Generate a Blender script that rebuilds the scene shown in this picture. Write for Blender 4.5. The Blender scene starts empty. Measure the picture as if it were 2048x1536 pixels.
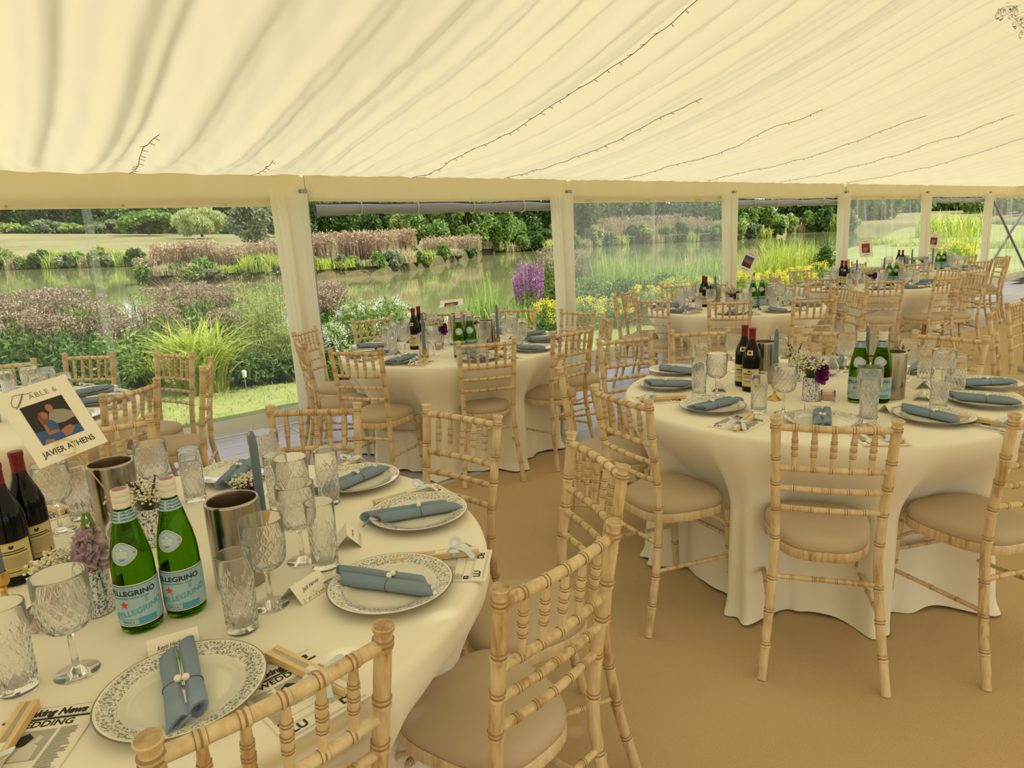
import bpy, math, random
import numpy as np
from mathutils import Vector, Matrix

random.seed(7); RNG = np.random.default_rng(7)
SC = bpy.context.scene
COL = SC.collection
PI = math.pi

# ------------------------------------------------------------------ camera, sky, sun, exposure
F_PX, PITCH, ROLL, CAM_H, YAW = 1351.488, 0.211603, -0.04901, 1.510857, 0.935989
def cam_basis():
    fw = np.array([math.cos(YAW)*math.cos(PITCH), math.sin(YAW)*math.cos(PITCH), -math.sin(PITCH)])
    r = np.cross(fw, [0, 0, 1.0]); r /= np.linalg.norm(r); u = np.cross(r, fw)
    c, s = math.cos(ROLL), math.sin(ROLL)
    return fw, c*r + s*u, -s*r + c*u
FW, RT, UP = cam_basis()
CAM = np.array([0, 0, CAM_H])
cd = bpy.data.cameras.new('camera'); co = bpy.data.objects.new('camera', cd); COL.objects.link(co)
cd.sensor_width = 36; cd.lens = F_PX/2048*36; cd.clip_start = 0.05; cd.clip_end = 2000
co.matrix_world = Matrix(((RT[0], UP[0], -FW[0], 0), (RT[1], UP[1], -FW[1], 0), (RT[2], UP[2], -FW[2], CAM_H), (0, 0, 0, 1)))
SC.camera = co

w = bpy.data.worlds.new('sky'); SC.world = w; w.use_nodes = True
nt = w.node_tree; nt.nodes.clear()
def wn(t, **k):
    n = nt.nodes.new(t)
    for a, b in k.items(): setattr(n, a, b)
    return n
tc = wn('ShaderNodeTexCoord'); nz = wn('ShaderNodeTexNoise'); nz.inputs['Scale'].default_value = 2.2; nz.inputs['Detail'].default_value = 6
mp = wn('ShaderNodeMapping'); mp.inputs['Scale'].default_value = (1, 1, 2.2)
cr = wn('ShaderNodeValToRGB'); cr.color_ramp.elements[0].position = .40; cr.color_ramp.elements[0].color = (.42, .62, .95, 1)
cr.color_ramp.elements[1].position = .60; cr.color_ramp.elements[1].color = (1.0, .985, .95, 1)
sp = wn('ShaderNodeSeparateXYZ'); nt.links.new(tc.outputs['Generated'], sp.inputs[0])
hz = wn('ShaderNodeMapRange'); hz.inputs['From Min'].default_value = .02; hz.inputs['From Max'].default_value = .45; hz.inputs['To Min'].default_value = .85; hz.inputs['To Max'].default_value = 0; nt.links.new(sp.outputs[2], hz.inputs['Value'])
mx = wn('ShaderNodeMix', data_type='RGBA'); nt.links.new(hz.outputs[0], mx.inputs[0]); nt.links.new(cr.outputs[0], mx.inputs[6]); mx.inputs[7].default_value = (1.0, .98, .93, 1)
bg = wn('ShaderNodeBackground'); bg.inputs['Strength'].default_value = 1.25
wo = wn('ShaderNodeOutputWorld')
for a, b in ((tc.outputs['Generated'], mp.inputs['Vector']), (mp.outputs[0], nz.inputs['Vector']), (nz.outputs['Fac'], cr.inputs['Fac']), (mx.outputs[2], bg.inputs['Color']), (bg.outputs[0], wo.inputs['Surface'])):
    nt.links.new(a, b)

SUN_AZ, SUN_EL = math.radians(-34), math.radians(52)
sd = bpy.data.lights.new('sun', 'SUN'); so = bpy.data.objects.new('sun', sd); COL.objects.link(so)
sd.energy = 5.2; sd.angle = math.radians(0.6); sd.color = (1, .95, .84)
so.rotation_euler = Vector((math.cos(SUN_AZ)*math.cos(SUN_EL), math.sin(SUN_AZ)*math.cos(SUN_EL), math.sin(SUN_EL))).to_track_quat('Z', 'Y').to_euler()
so.location = (8, 8, 20)
SC.view_settings.view_transform = 'Standard'; SC.view_settings.look = 'None'
SC.view_settings.gamma = 1; SC.view_settings.use_curve_mapping = False
SC.view_settings.exposure = 0.36

# ------------------------------------------------------------------ helpers
def proj(p):
    d = np.asarray(p, float) - CAM; z = d @ FW
    return np.stack([1024 + F_PX*(d @ RT)/z, 768 - F_PX*(d @ UP)/z], -1), z
def ray(px, py): return FW + RT*(px-1024)/F_PX - UP*(py-768)/F_PX
def at(px, py, z):                       # point of the level plane at height z that shows at a pixel
    d = ray(px, py); return CAM + d*(z-CAM_H)/d[2]
# the ground outside slopes a little against the laid floor: its own level
_n = np.cross(ray(1800, 430), ray(0, 492)); GN = _n/np.linalg.norm(_n)
if GN[2] < 0: GN = -GN
def hor(px): return 492 - 62/1800*px
def gp(px, d, h):                        # point h below camera level at ground distance d under a pixel column
    v = ray(px, hor(px)); v = v/np.linalg.norm(v); return CAM + v*d - GN*h
H_WATER = 2.15
H_LAWN = -float(GN @ (np.array([3, 5.82, -.06])-CAM))
def z_at(xy, h):                         # height of that level over a plan point
    return CAM_H + (-h - GN[0]*xy[0] - GN[1]*xy[1])/GN[2]
def top_at(p, py):                       # how tall a thing standing at p is if its top shows at py
    lo, hi = -3.0, 60.0
    for _ in range(50):
        m = (lo+hi)/2
        if proj(p+np.array([0, 0, m]))[0][1] > py: lo = m
        else: hi = m
    return lo

class MB:
    """collects quads and triangles and becomes one mesh"""
    def __init__(s): s.v = []; s.q = []; s.t = []; s.qm = []; s.tm = []; s.n = 0
    def add(s, v, q=None, t=None, m=0):
        v = np.asarray(v, float).reshape(-1, 3); b = s.n; s.v.append(v); s.n += len(v)
        if q is not None and len(q): q = np.asarray(q, int)+b; s.q.append(q); s.qm.append(np.full(len(q), m))
        if t is not None and len(t): t = np.asarray(t, int)+b; s.t.append(t); s.tm.append(np.full(len(t), m))
        return s
    def grid(s, P, m=0, close_u=False, close_v=False):
        """P (a,b,3) grid of points"""
        a, b = P.shape[:2]; i = np.arange(a if close_u else a-1); j = np.arange(b if close_v else b-1)
        I, J = np.meshgrid(i, j, indexing='ij'); I2 = (I+1) % a; J2 = (J+1) % b
        q = np.stack([I*b+J, I2*b+J, I2*b+J2, I*b+J2], -1).reshape(-1, 4)
        mm = m
        if not np.isscalar(m):
            s.v.append(P.reshape(-1, 3)); base = s.n; s.n += a*b; s.q.append(q+base); s.qm.append(np.asarray(m)[I].reshape(-1)); return s
        return s.add(P.reshape(-1, 3), q, m=m)
    def fan(s, ring, m=0, flip=False, tip=None):
        n = len(ring); c = np.mean(ring, 0) if tip is None else np.asarray(tip)
        i = np.arange(n); t = np.stack([i, (i+1) % n, np.full(n, n)], -1)
        if flip: t = t[:, ::-1]
        return s.add(np.vstack([ring, c]), t=t, m=m)
    def lathe(s, prof, seg=32, m=0, c=(0, 0, 0), close=False, disp=None, caps=True):
        prof = np.asarray(prof, float); th = np.linspace(0, 2*PI, seg, endpoint=False)
        R = prof[:, 0][:, None]*np.ones(seg)[None]; Z = prof[:, 1][:, None]*np.ones(seg)[None]
        if disp is not None: R = R + disp(R, Z, th[None]*np.ones_like(R))
        P = np.stack([R*np.cos(th)+c[0], R*np.sin(th)+c[1], Z+c[2]], -1)
        s.grid(P[:, ::-1], m, close_v=True, close_u=close)
        if caps and not close:
            if prof[0, 0] > 1e-6: s.fan(P[0], m if np.isscalar(m) else m[0], True)
            if prof[-1, 0] > 1e-6: s.fan(P[-1], m if np.isscalar(m) else m[-1])
        return s
    def tube(s, path, r, seg=10, m=0, caps=True, flat=1.0, closed=False, ref=None):
        path = np.asarray(path, float); n = len(path); r = np.ones(n)*r
        if closed: T = np.roll(path, -1, 0)-np.roll(path, 1, 0)
        else: T = np.gradient(path, axis=0)
        T /= np.linalg.norm(T, axis=1)[:, None]+1e-12
        a = np.array(ref if ref is not None else ([0, 0, 1.0] if abs(T[0, 2]) < .9 else [1.0, 0, 0])); N = np.zeros_like(T)
        for i in range(n):
            a = a - T[i]*(a @ T[i]); a /= np.linalg.norm(a)+1e-12; N[i] = a
        B = np.cross(T, N); th = np.linspace(0, 2*PI, seg, endpoint=False)
        P = path[:, None] + r[:, None, None]*(np.cos(th)[None, :, None]*N[:, None]*flat + np.sin(th)[None, :, None]*B[:, None])
        s.grid(P[:, ::-1], m, close_v=True, close_u=closed)
        if caps and not closed:
            s.fan(P[0], m if np.isscalar(m) else m[0], True); s.fan(P[-1], m if np.isscalar(m) else m[-1])
        return s
    def box(s, lo, hi, m=0, M=None):
        x0, y0, z0 = lo; x1, y1, z1 = hi
        v = np.array([[x0, y0, z0], [x1, y0, z0], [x1, y1, z0], [x0, y1, z0], [x0, y0, z1], [x1, y0, z1], [x1, y1, z1], [x0, y1, z1]], float)
        if M is not None: v = v @ np.asarray(M)[:3, :3].T + np.asarray(M)[:3, 3]
        return s.add(v, [[0, 3, 2, 1], [4, 5, 6, 7], [0, 1, 5, 4], [1, 2, 6, 5], [2, 3, 7, 6], [3, 0, 4, 7]], m=m)
    def sphere(s, c, r, seg=10, rings=6, m=0, sc=(1, 1, 1)):
        a = np.linspace(0, PI, rings+1)
        P = np.stack([np.outer(np.sin(a), np.cos(np.linspace(0, 2*PI, seg, endpoint=False))), np.outer(np.sin(a), np.sin(np.linspace(0, 2*PI, seg, endpoint=False))), np.outer(np.cos(a), np.ones(seg))], -1)
        return s.grid(P*r*np.array(sc)+np.array(c), m, close_v=True)
    def mesh(s, name, mats, smooth=40):
        me = bpy.data.meshes.new(name)
        V = np.vstack(s.v).astype(np.float32); me.vertices.add(len(V)); me.vertices.foreach_set('co', V.ravel())
        Q = np.vstack(s.q) if s.q else np.zeros((0, 4), int); T = np.vstack(s.t) if s.t else np.zeros((0, 3), int)
        lv = np.concatenate([Q.ravel(), T.ravel()]).astype(np.int32)
        me.loops.add(len(lv)); me.loops.foreach_set('vertex_index', lv)
        me.polygons.add(len(Q)+len(T))
        me.polygons.foreach_set('loop_start', np.concatenate([np.arange(len(Q))*4, len(Q)*4+np.arange(len(T))*3]).astype(np.int32))
        mi = np.concatenate([np.concatenate(s.qm) if s.qm else [], np.concatenate(s.tm) if s.tm else []]).astype(np.int32)
        me.polygons.foreach_set('material_index', mi)
        me.polygons.foreach_set('use_smooth', np.full(len(mi), smooth > 0))
        for m_ in (mats if isinstance(mats, (list, tuple)) else [mats]): me.materials.append(m_)
        me.update(calc_edges=True); me.validate()
        if 0 < smooth < 180: me.set_sharp_from_angle(angle=math.radians(smooth))
        return me
    def obj(s, name, mats, parent=None, smooth=40):
        return link(name, s.mesh(name, mats, smooth), parent)
def link(name, data, parent=None):
    o = bpy.data.objects.new(name, data); COL.objects.link(o)
    if parent is not None: o.parent = parent
    return o
def struct(o):
    o['kind'] = 'structure'; return o
def stuff(o): o['kind'] = 'stuff'; return o
ORD = {}                                  # things to be told apart by their order in view
def tag(o, label, cat, group=None, where=None):
    o['category'] = cat
    if group: o['group'] = group
    o['label'] = label
    if where: ORD.setdefault((label, where), []).append(o)
    return o
def thing(name, loc=(0, 0, 0), rz=0.0):
    o = bpy.data.objects.new(name, None); COL.objects.link(o); o.location = Vector([float(a) for a in loc]); o.rotation_euler = (0, 0, rz); o.empty_display_size = .1
    return o
KIDS = {}
def tree_of(o):
    k = o.as_pointer()
    if k not in KIDS: KIDS[k] = [(c, [(g, []) for g in c.children]) for c in o.children]
    return KIDS[k]
USED = set()
def put(proto, loc, rz=0.0, tilt=(0, 0), scale=None):
    """the prototype itself the first time, then copies of it and of all its parts"""
    if proto.as_pointer() not in USED: USED.add(proto.as_pointer()); o = proto; tree_of(proto)
    else:
        o = proto.copy(); COL.objects.link(o)
        for k in ('label', 'category', 'group'):
            if k in o: del o[k]
        for c, gs in tree_of(proto):
            d = c.copy(); COL.objects.link(d); d.parent = o
            for g, _ in gs:
                e = g.copy(); COL.objects.link(e); e.parent = d
    o.location = Vector([float(a) for a in loc]); o.rotation_euler = (tilt[0], tilt[1], rz)
    if scale: o.scale = (scale,)*3
    return o

# ------------------------------------------------------------------ materials
def lin(r, g, b): return tuple(((c/255)/12.92 if c <= 10 else ((c/255+.055)/1.055)**2.4) for c in (r, g, b))+(1,)
class M:
    def __init__(s, name):
        s.m = bpy.data.materials.new(name); s.m.use_nodes = True; s.t = s.m.node_tree; s.t.nodes.clear()
        s.out = s.n('ShaderNodeOutputMaterial')
    def n(s, t, ins=None, **k):
        x = s.t.nodes.new(t)
        for a, b in k.items(): setattr(x, a, b)
        for a, b in (ins or {}).items():
            if isinstance(b, bpy.types.NodeSocket): s.t.links.new(b, x.inputs[a])
            else: x.inputs[a].default_value = b
        return x
    def l(s, a, b): s.t.links.new(a, b)
    def coord(s, kind='Object', scale=(1, 1, 1)):
        return s.n('ShaderNodeMapping', {'Vector': s.n('ShaderNodeTexCoord').outputs[kind], 'Scale': scale}).outputs[0]
    def noise(s, vec, scale, detail=3, rough=.5): return s.n('ShaderNodeTexNoise', {'Vector': vec, 'Scale': scale, 'Detail': detail, 'Roughness': rough}).outputs['Fac']
    def ramp(s, fac, stops):
        r = s.n('ShaderNodeValToRGB', {'Fac': fac}); e = r.color_ramp.elements
        while len(e) < len(stops): e.new(.5)
        for x, (p, c) in zip(e, stops): x.position = p; x.color = tuple(c) if len(c) == 4 else tuple(c)+(1,)
        return r.outputs[0]
    def mix(s, fac, a, b):
        x = s.n('ShaderNodeMix', data_type='RGBA')
        for i, v in ((0, fac), (6, a), (7, b)):
            if isinstance(v, bpy.types.NodeSocket): s.l(v, x.inputs[i])
            else: x.inputs[i].default_value = v
        return x.outputs[2]
    def math(s, op, a, b=None, c=None):
        x = s.n('ShaderNodeMath', operation=op)
        for i, v in enumerate((a, b, c)):
            if v is None: continue
            if isinstance(v, bpy.types.NodeSocket): s.l(v, x.inputs[i])
            else: x.inputs[i].default_value = v
        return x.outputs[0]
    def bump(s, h, strength, dist=.01): return s.n('ShaderNodeBump', {'Height': h, 'Strength': strength, 'Distance': dist}).outputs[0]
    def bsdf(s, **k):
        x = s.n('ShaderNodeBsdfPrincipled'); alias = dict(color='Base Color', rough='Roughness', metal='Metallic', ior='IOR', trans='Transmission Weight', normal='Normal', spec='Specular IOR Level', coat='Coat Weight', sheen='Sheen Weight', aniso='Anisotropic', emit='Emission Color', emit_s='Emission Strength', sss='Subsurface Weight')
        for a, b in k.items():
            i = x.inputs[alias[a]]
            if isinstance(b, bpy.types.NodeSocket): s.l(b, i)
            else: i.default_value = b
        return x.outputs[0]
    def done(s, shader): s.l(shader, s.out.inputs['Surface']); return s.m
def plain(name, color, rough=.5, **k):
    m = M(name); return m.done(m.bsdf(color=color, rough=rough, **k))
def cloth_mat(name, color, trans_col=None, trans=.5, bump=.15, scale=900):
    m = M(name); v = m.coord('Object'); h = m.noise(v, 3.0, 4); wv = m.noise(v, scale, 1)
    c = m.mix(m.math('MULTIPLY', h, .22), color, tuple(x*.82 for x in color[:3])+(1,))
    nrm = m.bump(m.math('ADD', m.noise(v, 9, 4), m.math('MULTIPLY', wv, .06)), bump, .02)
    d = m.n('ShaderNodeBsdfDiffuse', {'Color': c, 'Normal': nrm}).outputs[0]
    if trans_col is None: return m.done(d)
    t = m.n('ShaderNodeBsdfTranslucent', {'Color': trans_col, 'Normal': nrm}).outputs[0]
    return m.done(m.n('ShaderNodeMixShader', {0: trans, 1: d, 2: t}).outputs[0])
def wood_mat(name, pale, brown, amount=.5):
    m = M(name); oi = m.n('ShaderNodeObjectInfo'); tcn = m.n('ShaderNodeTexCoord').outputs['Object']
    v = m.n('ShaderNodeVectorMath', {0: tcn, 1: oi.outputs['Location']}, operation='ADD').outputs[0]
    st = m.n('ShaderNodeMapping', {'Vector': v, 'Scale': (60, 60, 9)}).outputs[0]
    g = m.noise(st, 1.0, 4, .6); big = m.noise(v, 7, 3); fine = m.noise(v, 160, 2)
    f = m.math('ADD', m.math('MULTIPLY', g, .75), m.math('MULTIPLY', big, .55))
    f = m.math('ADD', f, m.math('MULTIPLY', m.math('SUBTRACT', oi.outputs['Random'], .5), .12))
    c = m.ramp(f, [(.48, pale), (.66+.12*(1-amount), tuple(a*.55+b*.45 for a, b in zip(pale, brown))), (.86, brown)])
    return m.done(m.bsdf(color=c, rough=.42, normal=m.bump(m.math('ADD', g, m.math('MULTIPLY', fine, .4)), .12, .004)))
def glass_mat(name, color=(1, 1, 1, 1), rough=0.0, ior=1.45, haze=0):
    m = M(name); g = m.n('ShaderNodeBsdfGlass', {'Color': color, 'Roughness': rough, 'IOR': ior}).outputs[0]
    if not haze: return m.done(g)
    t = m.n('ShaderNodeBsdfTranslucent', {'Color': (.95, .95, .92, 1)}).outputs[0]; d = m.n('ShaderNodeBsdfDiffuse', {'Color': (.95, .95, .92, 1)}).outputs[0]
    return m.done(m.n('ShaderNodeMixShader', {0: haze, 1: g, 2: m.n('ShaderNodeMixShader', {0: .5, 1: t, 2: d}).outputs[0]}).outputs[0])
def leaf_mat(name, c1, c2, c3=None, trans=.45, rough=.5):
    m = M(name); g = m.n('ShaderNodeNewGeometry'); r = g.outputs['Random Per Island']
    c = m.ramp(r, [(0, c1), (.55, c2), (1, c3 or c2)])
    d = m.bsdf(color=c, rough=rough, spec=.3); t = m.n('ShaderNodeBsdfTranslucent', {'Color': c}).outputs[0]
    return m.done(m.n('ShaderNodeMixShader', {0: trans, 1: d, 2: t}).outputs[0])

LINING = cloth_mat('cream_lining', (.86, .78, .56, 1), (.56, .50, .315, 1), .42, .10)
VALANCE = cloth_mat('cream_valance', (.90, .82, .60, 1), (.92, .82, .55, 1), .42, .25)
DRAPE = cloth_mat('drape_voile', (.94, .90, .78, 1), (.97, .93, .80, 1), .55, .08)
WALLCLOTH = cloth_mat('cream_wall', (.85, .77, .56, 1), (.93, .80, .52, 1), .6, .2)
SKIRT = cloth_mat('cream_skirt_sheet', (.70, .64, .48, 1), (.8, .72, .52, 1), .25, .3)
LINEN = cloth_mat('ivory_linen', (.90, .85, .72, 1), None, 0, .05, 1200)
SEATCLOTH = cloth_mat('tan_velour', (.56, .44, .31, 1), None, 0, .18, 500)
NAPKIN = cloth_mat('dusty_blue_linen', (.225, .295, .385, 1), None, 0, .12, 1500)
WOOD = wood_mat('limed_wood', (.78, .62, .38), (.42, .24, .09), .5)
GROOVE = plain('groove_stain', (.33, .20, .085, 1), .6)
ENDGRAIN = wood_mat('finial_worn_wood', (.58, .42, .22), (.28, .15, .06), .5)
GLASS = glass_mat('clear_glass', (1, 1, 1, 1), 0, 1.40, .06)
STEEL = None
def mk_steel():
    m = M('brushed_steel'); v = m.coord('Object', (1, 1, 60)); n = m.noise(v, 8, 2)
    return m.done(m.bsdf(color=(.40, .36, .31, 1), metal=1.0, rough=.21, normal=m.bump(m.noise(m.coord('Object', (1, 1, 400)), 3, 1), .02, .0004)))
STEEL = mk_steel()
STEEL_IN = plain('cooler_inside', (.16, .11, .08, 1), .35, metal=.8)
BRASS = plain('aged_brass', (.62, .40, .13, 1), .28, metal=1.0)
GOLDWIRE = plain('gold_wire', (.78, .60, .28, 1), .35, metal=.7)
PEARL = plain('pearl', (.85, .80, .70, 1), .22, coat=.5)
PAPER = plain('ivory_card', (.86, .80, .68, 1), .7)
INK = plain('black_ink', (.02, .02, .022, 1), .7)
GREYINK = plain('grey_print', (.22, .21, .20, 1), .8)
CANDLE = plain('blue_taper_wax', (.115, .165, .215, 1), .45)
WICK = plain('wick', (.75, .70, .58, 1), .8)
CUTLERY = plain('cutlery_steel', (.72, .70, .66, 1), .12, metal=1.0)
PINKWAX = plain('pink_wax', (.78, .45, .38, 1), .5)
RIBBON = plain('pale_blue_ribbon', (.62, .70, .76, 1), .35)
BAMBOO = plain('fan_bamboo', (.80, .56, .26, 1), .45)
ALU = plain('grey_aluminium', (.30, .30, .31, 1), .4, metal=.6)
# ------------------------------------------------------------------ the marquee
X0, WY, ZT, ZB = 2.2053, 5.8238, 2.1167, 1.9029
XA, XB, YB = -7.0, 20.2, -6.2
RIDGE = 6.0
def sag(s, t):
    s = np.asarray(s, float); a = .09*s+.033*s*s; b = .01*s+.045*s*s
    z = t*a+(1-t)*b; s4 = 4.0
    z4 = t*(.09*s4+.033*16)+(1-t)*(.01*s4+.045*16)
    return np.where(s < s4, z, z4+.355*(s-s4))
# pleats: random folds across the width, sharpened then slightly smoothed
gx = np.arange(XA-.5, XB+.5, .012)
def fold_profile(lo, hi, seed, ker=9):
    rg = np.random.default_rng(seed); xs = [gx[0]]; hs = [0.0]; up_ = 1
    while xs[-1] < gx[-1]:
        big = 1.9 if xs[-1] < 2.2 else 1.0
        xs.append(xs[-1]+rg.uniform(lo, hi)*big); hs.append(up_*rg.uniform(.25, 1.0)*(big**.6)); up_ = -up_
    p = np.interp(gx, xs, hs); k = np.hanning(ker); k /= k.sum(); return np.convolve(p, k, 'same')
PL1 = fold_profile(.05, .15, 3, 9); PL2 = fold_profile(.022, .06, 5, 5); PL3 = fold_profile(.14, .42, 9, 17)
def pleat(x, s):
    drift = .05*np.sin(s*.9+x*.7)+.02*np.sin(s*2.3+x*2.1)
    g = lambda p: np.interp(x+drift, gx, p)
    amp = .006+.046*np.clip(s/.9, 0, 1)
    wr = .0035*np.sin(x*31+s*17+2*np.sin(s*5+x*3))+.003*np.sin(x*19-s*23+2*np.sin(x*4-s*3))+.002*np.sin(x*47+s*9)
    return amp*g(PL1)+amp*.30*g(PL2)+amp*.8*g(PL3)+wr*np.clip(s/.4, 0, 1)
def lining_z(x, s):
    t = (.5+.5*np.cos(2*PI*(x-X0)/3))**3
    return ZT+sag(s, t)+pleat(x, s)
xs = np.arange(XA, XB+.01, .0125)
ss = np.concatenate([np.linspace(0, .6, 12), np.linspace(.7, RIDGE, 40)])
Xg, Sg = np.meshgrid(xs, ss, indexing='ij')
Zg = lining_z(Xg, Sg)
mb = MB(); mb.grid(np.stack([Xg, WY-Sg, Zg], -1)[:, ::-1])
xs2 = np.arange(XA, XB+.01, .05); s2 = np.linspace(0, RIDGE, 30)
Xg, Sg = np.meshgrid(xs2, s2, indexing='ij')
mb.grid(np.stack([Xg, WY-2*RIDGE+Sg, lining_z(Xg, Sg)], -1))
CEIL = struct(mb.obj('ceiling', [LINING], None, 60))

# floor: carpet over the inner part, boards along the window wall
def mk_carpet():
    m = M('tan_carpet'); v = m.coord('Object'); a = m.noise(v, 260, 2); b = m.noise(v, 1.3, 4)
    c = m.ramp(m.math('ADD', m.math('MULTIPLY', a, .55), m.math('MULTIPLY', b, .45)), [(.3, (.47, .325, .175, 1)), (.7, (.62, .45, .26, 1))])
    return m.done(m.bsdf(color=c, rough=.95, spec=.1, normal=m.bump(a, .5, .004)))
def mk_board():
    m = M('pale_board'); oi = m.n('ShaderNodeObjectInfo'); v = m.coord('Object', (3, 40, 3)); a = m.noise(v, 2.2, 5); b = m.noise(m.coord('Object'), 2.0, 4)
    f = m.math('ADD', m.math('MULTIPLY', a, .35), m.math('ADD', m.math('MULTIPLY', b, .35), m.math('MULTIPLY', oi.outputs['Random'], .3)))
    c = m.ramp(f, [(.3, (.42, .38, .40, 1)), (.75, (.60, .56, .58, 1))])
    return m.done(m.bsdf(color=c, rough=.42, normal=m.bump(a, .08, .003)))
CARPET = mk_carpet(); BOARD = mk_board(); DARK = plain('dark_gap', (.03, .028, .03, 1), .8)
FLOOR = struct(MB().box((XA, YB, -.06), (XB, WY+.06, -.012)).obj('floor', [DARK], None, 0))
CEDGE = 3.57
cp = MB().box((XA+.02, YB+.02, -.0119), (XB-.02, CEDGE, 0)).obj('floor_carpet', [CARPET], FLOOR, 0)
pm = MB().box((-1.196, -.118, -.0115), (1.196, .118, -.001)).mesh('plank', [BOARD], 0)
row = 0; y = CEDGE+.121
while y < WY+.04:
    x = XA+1.2+(row % 3)*.8-2.4
    while x < XB-1.2:
        if x > XA+1.2: o = link('plank', pm, FLOOR); o.location = (x, y, 0)
        x += 2.4
    y += .2405; row += 1

# walls (side seen: openings with hanging panels; the rest plain cream cloth)
def cloth_wall(name, p0, p1, h, mat, amp=.02):
    n = 60; t = np.linspace(0, 1, n*3); zz = np.linspace(0, h, 6); T, Z = np.meshgrid(t, zz, indexing='ij'); d = np.array(p1)-np.array(p0); L = np.hypot(*d); nn = np.array([-d[1], d[0]])/L
    off = amp*np.sin(T*L*5.3)+amp*.5*np.sin(T*L*13+1)
    P = np.stack([p0[0]+d[0]*T+nn[0]*off, p0[1]+d[1]*T+nn[1]*off, Z], -1)
    return struct(MB().grid(P).obj(name, [mat], None, 60))
# unseen side behind us, opened to add sky light: a skirt, posts and a valance
cloth_wall('wall_back', (XA, YB+.05), (XB, YB+.05), .14, WALLCLOTH)
for k in range(-3, 7): struct(MB().box((X0+3*k-.09, YB, 0), (X0+3*k+.0, YB+.08, 2.2)).obj('trim_%d' % (40+k), [ALU], None, 0))
struct(MB().box((XA, YB+.06, ZB), (XB, YB+.07, ZT+.06)).obj('trim_60', [VALANCE], None, 0))
cloth_wall('wall_left', (XA, YB+.1), (XA, WY), 4.4, WALLCLOTH)
cloth_wall('wall_right', (XB, YB+.1), (XB, WY), 4.4, WALLCLOTH)

# valance, one length of cloth per bay
for k in range(-3, 6):
    xa, xb = X0+3*(k-0), X0+3*(k+1)
    rg = np.random.default_rng(40+k); n = 120; x = np.linspace(xa, xb, n); t = (x-xa)/3
    h = np.linspace(0, 1, 9); T, Hh = np.meshgrid(t, h, indexing='ij'); ph = rg.uniform(0, 6, 5)
    wr = .008*np.sin(T*23+ph[0]+Hh*1.2)+.007*np.abs(np.sin(T*37+ph[1]-Hh*1.1))**6*(1-.5*Hh)+.006*np.sin(T*9+ph[2])*Hh
    edge = np.exp(-(T/.012)**2)+np.exp(-((1-T)/.012)**2)
    Y = WY-.012+wr-.008*np.sin(Hh*PI)+edge*.02
    Z = ZT+.004+.022*(1-Hh)-(ZT-ZB)*Hh-.012*np.sin(T*PI)*Hh*rg.uniform(.3, 1.3)+.006*np.sin(T*31+ph[3])*(1-Hh)
    P = np.stack([xa+3*T, Y, Z], -1); mb = MB(); mb.grid(P); mb.grid((P+np.array([0, .006, 0]))[:, ::-1])
    v = struct(mb.obj('trim_%d' % (k+4), [VALANCE], None, 60))
    hm = MB(); hm.grid((P[:, -2:]+np.array([0, -.002, 0]))); hm.obj('hem', [VALANCE], v, 60)

def mk_pvc(name, lo, hi, tint):
    m = M(name); v = m.coord('Object', (7, 1, .8)); s = m.noise(v, 3.2, 5, .6); fine = m.noise(m.coord('Object', (60, 1, 3)), 1.5, 3)
    hz = m.math('MULTIPLY_ADD', m.math('ADD', m.math('MULTIPLY', s, .7), m.math('MULTIPLY', fine, .4)), hi-lo, lo)
    nrm = m.bump(m.math('ADD', s, m.math('MULTIPLY', fine, .5)), .35, .02)
    tr = m.n('ShaderNodeBsdfTransparent', {'Color': tint}).outputs[0]
    df = m.n('ShaderNodeBsdfTranslucent', {'Color': (.88, .86, .72, 1), 'Normal': nrm}).outputs[0]
    gl = m.n('ShaderNodeBsdfGlossy', {'Color': (.9, .9, .88, 1), 'Roughness': .12, 'Normal': nrm}).outputs[0]
    a = m.n('ShaderNodeMixShader', {0: hz, 1: tr, 2: df}).outputs[0]
    fr = m.n('ShaderNodeFresnel', {'IOR': 1.25, 'Normal': nrm}).outputs[0]
    return m.done(m.n('ShaderNodeMixShader', {0: fr, 1: a, 2: gl}).outputs[0])
PVC_CLEAR = mk_pvc('clear_sheet', .0, .06, (.97, .97, .94, 1)); PVC_HAZY = mk_pvc('hazy_sheet', .05, .27, (.95, .96, .92, 1))
PVC_ROLL = plain('rolled_sheet', (.26, .26, .28, 1), .4, coat=.2)
STRAP = plain('cream_strap', (.60, .53, .38, 1), .8)

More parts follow.
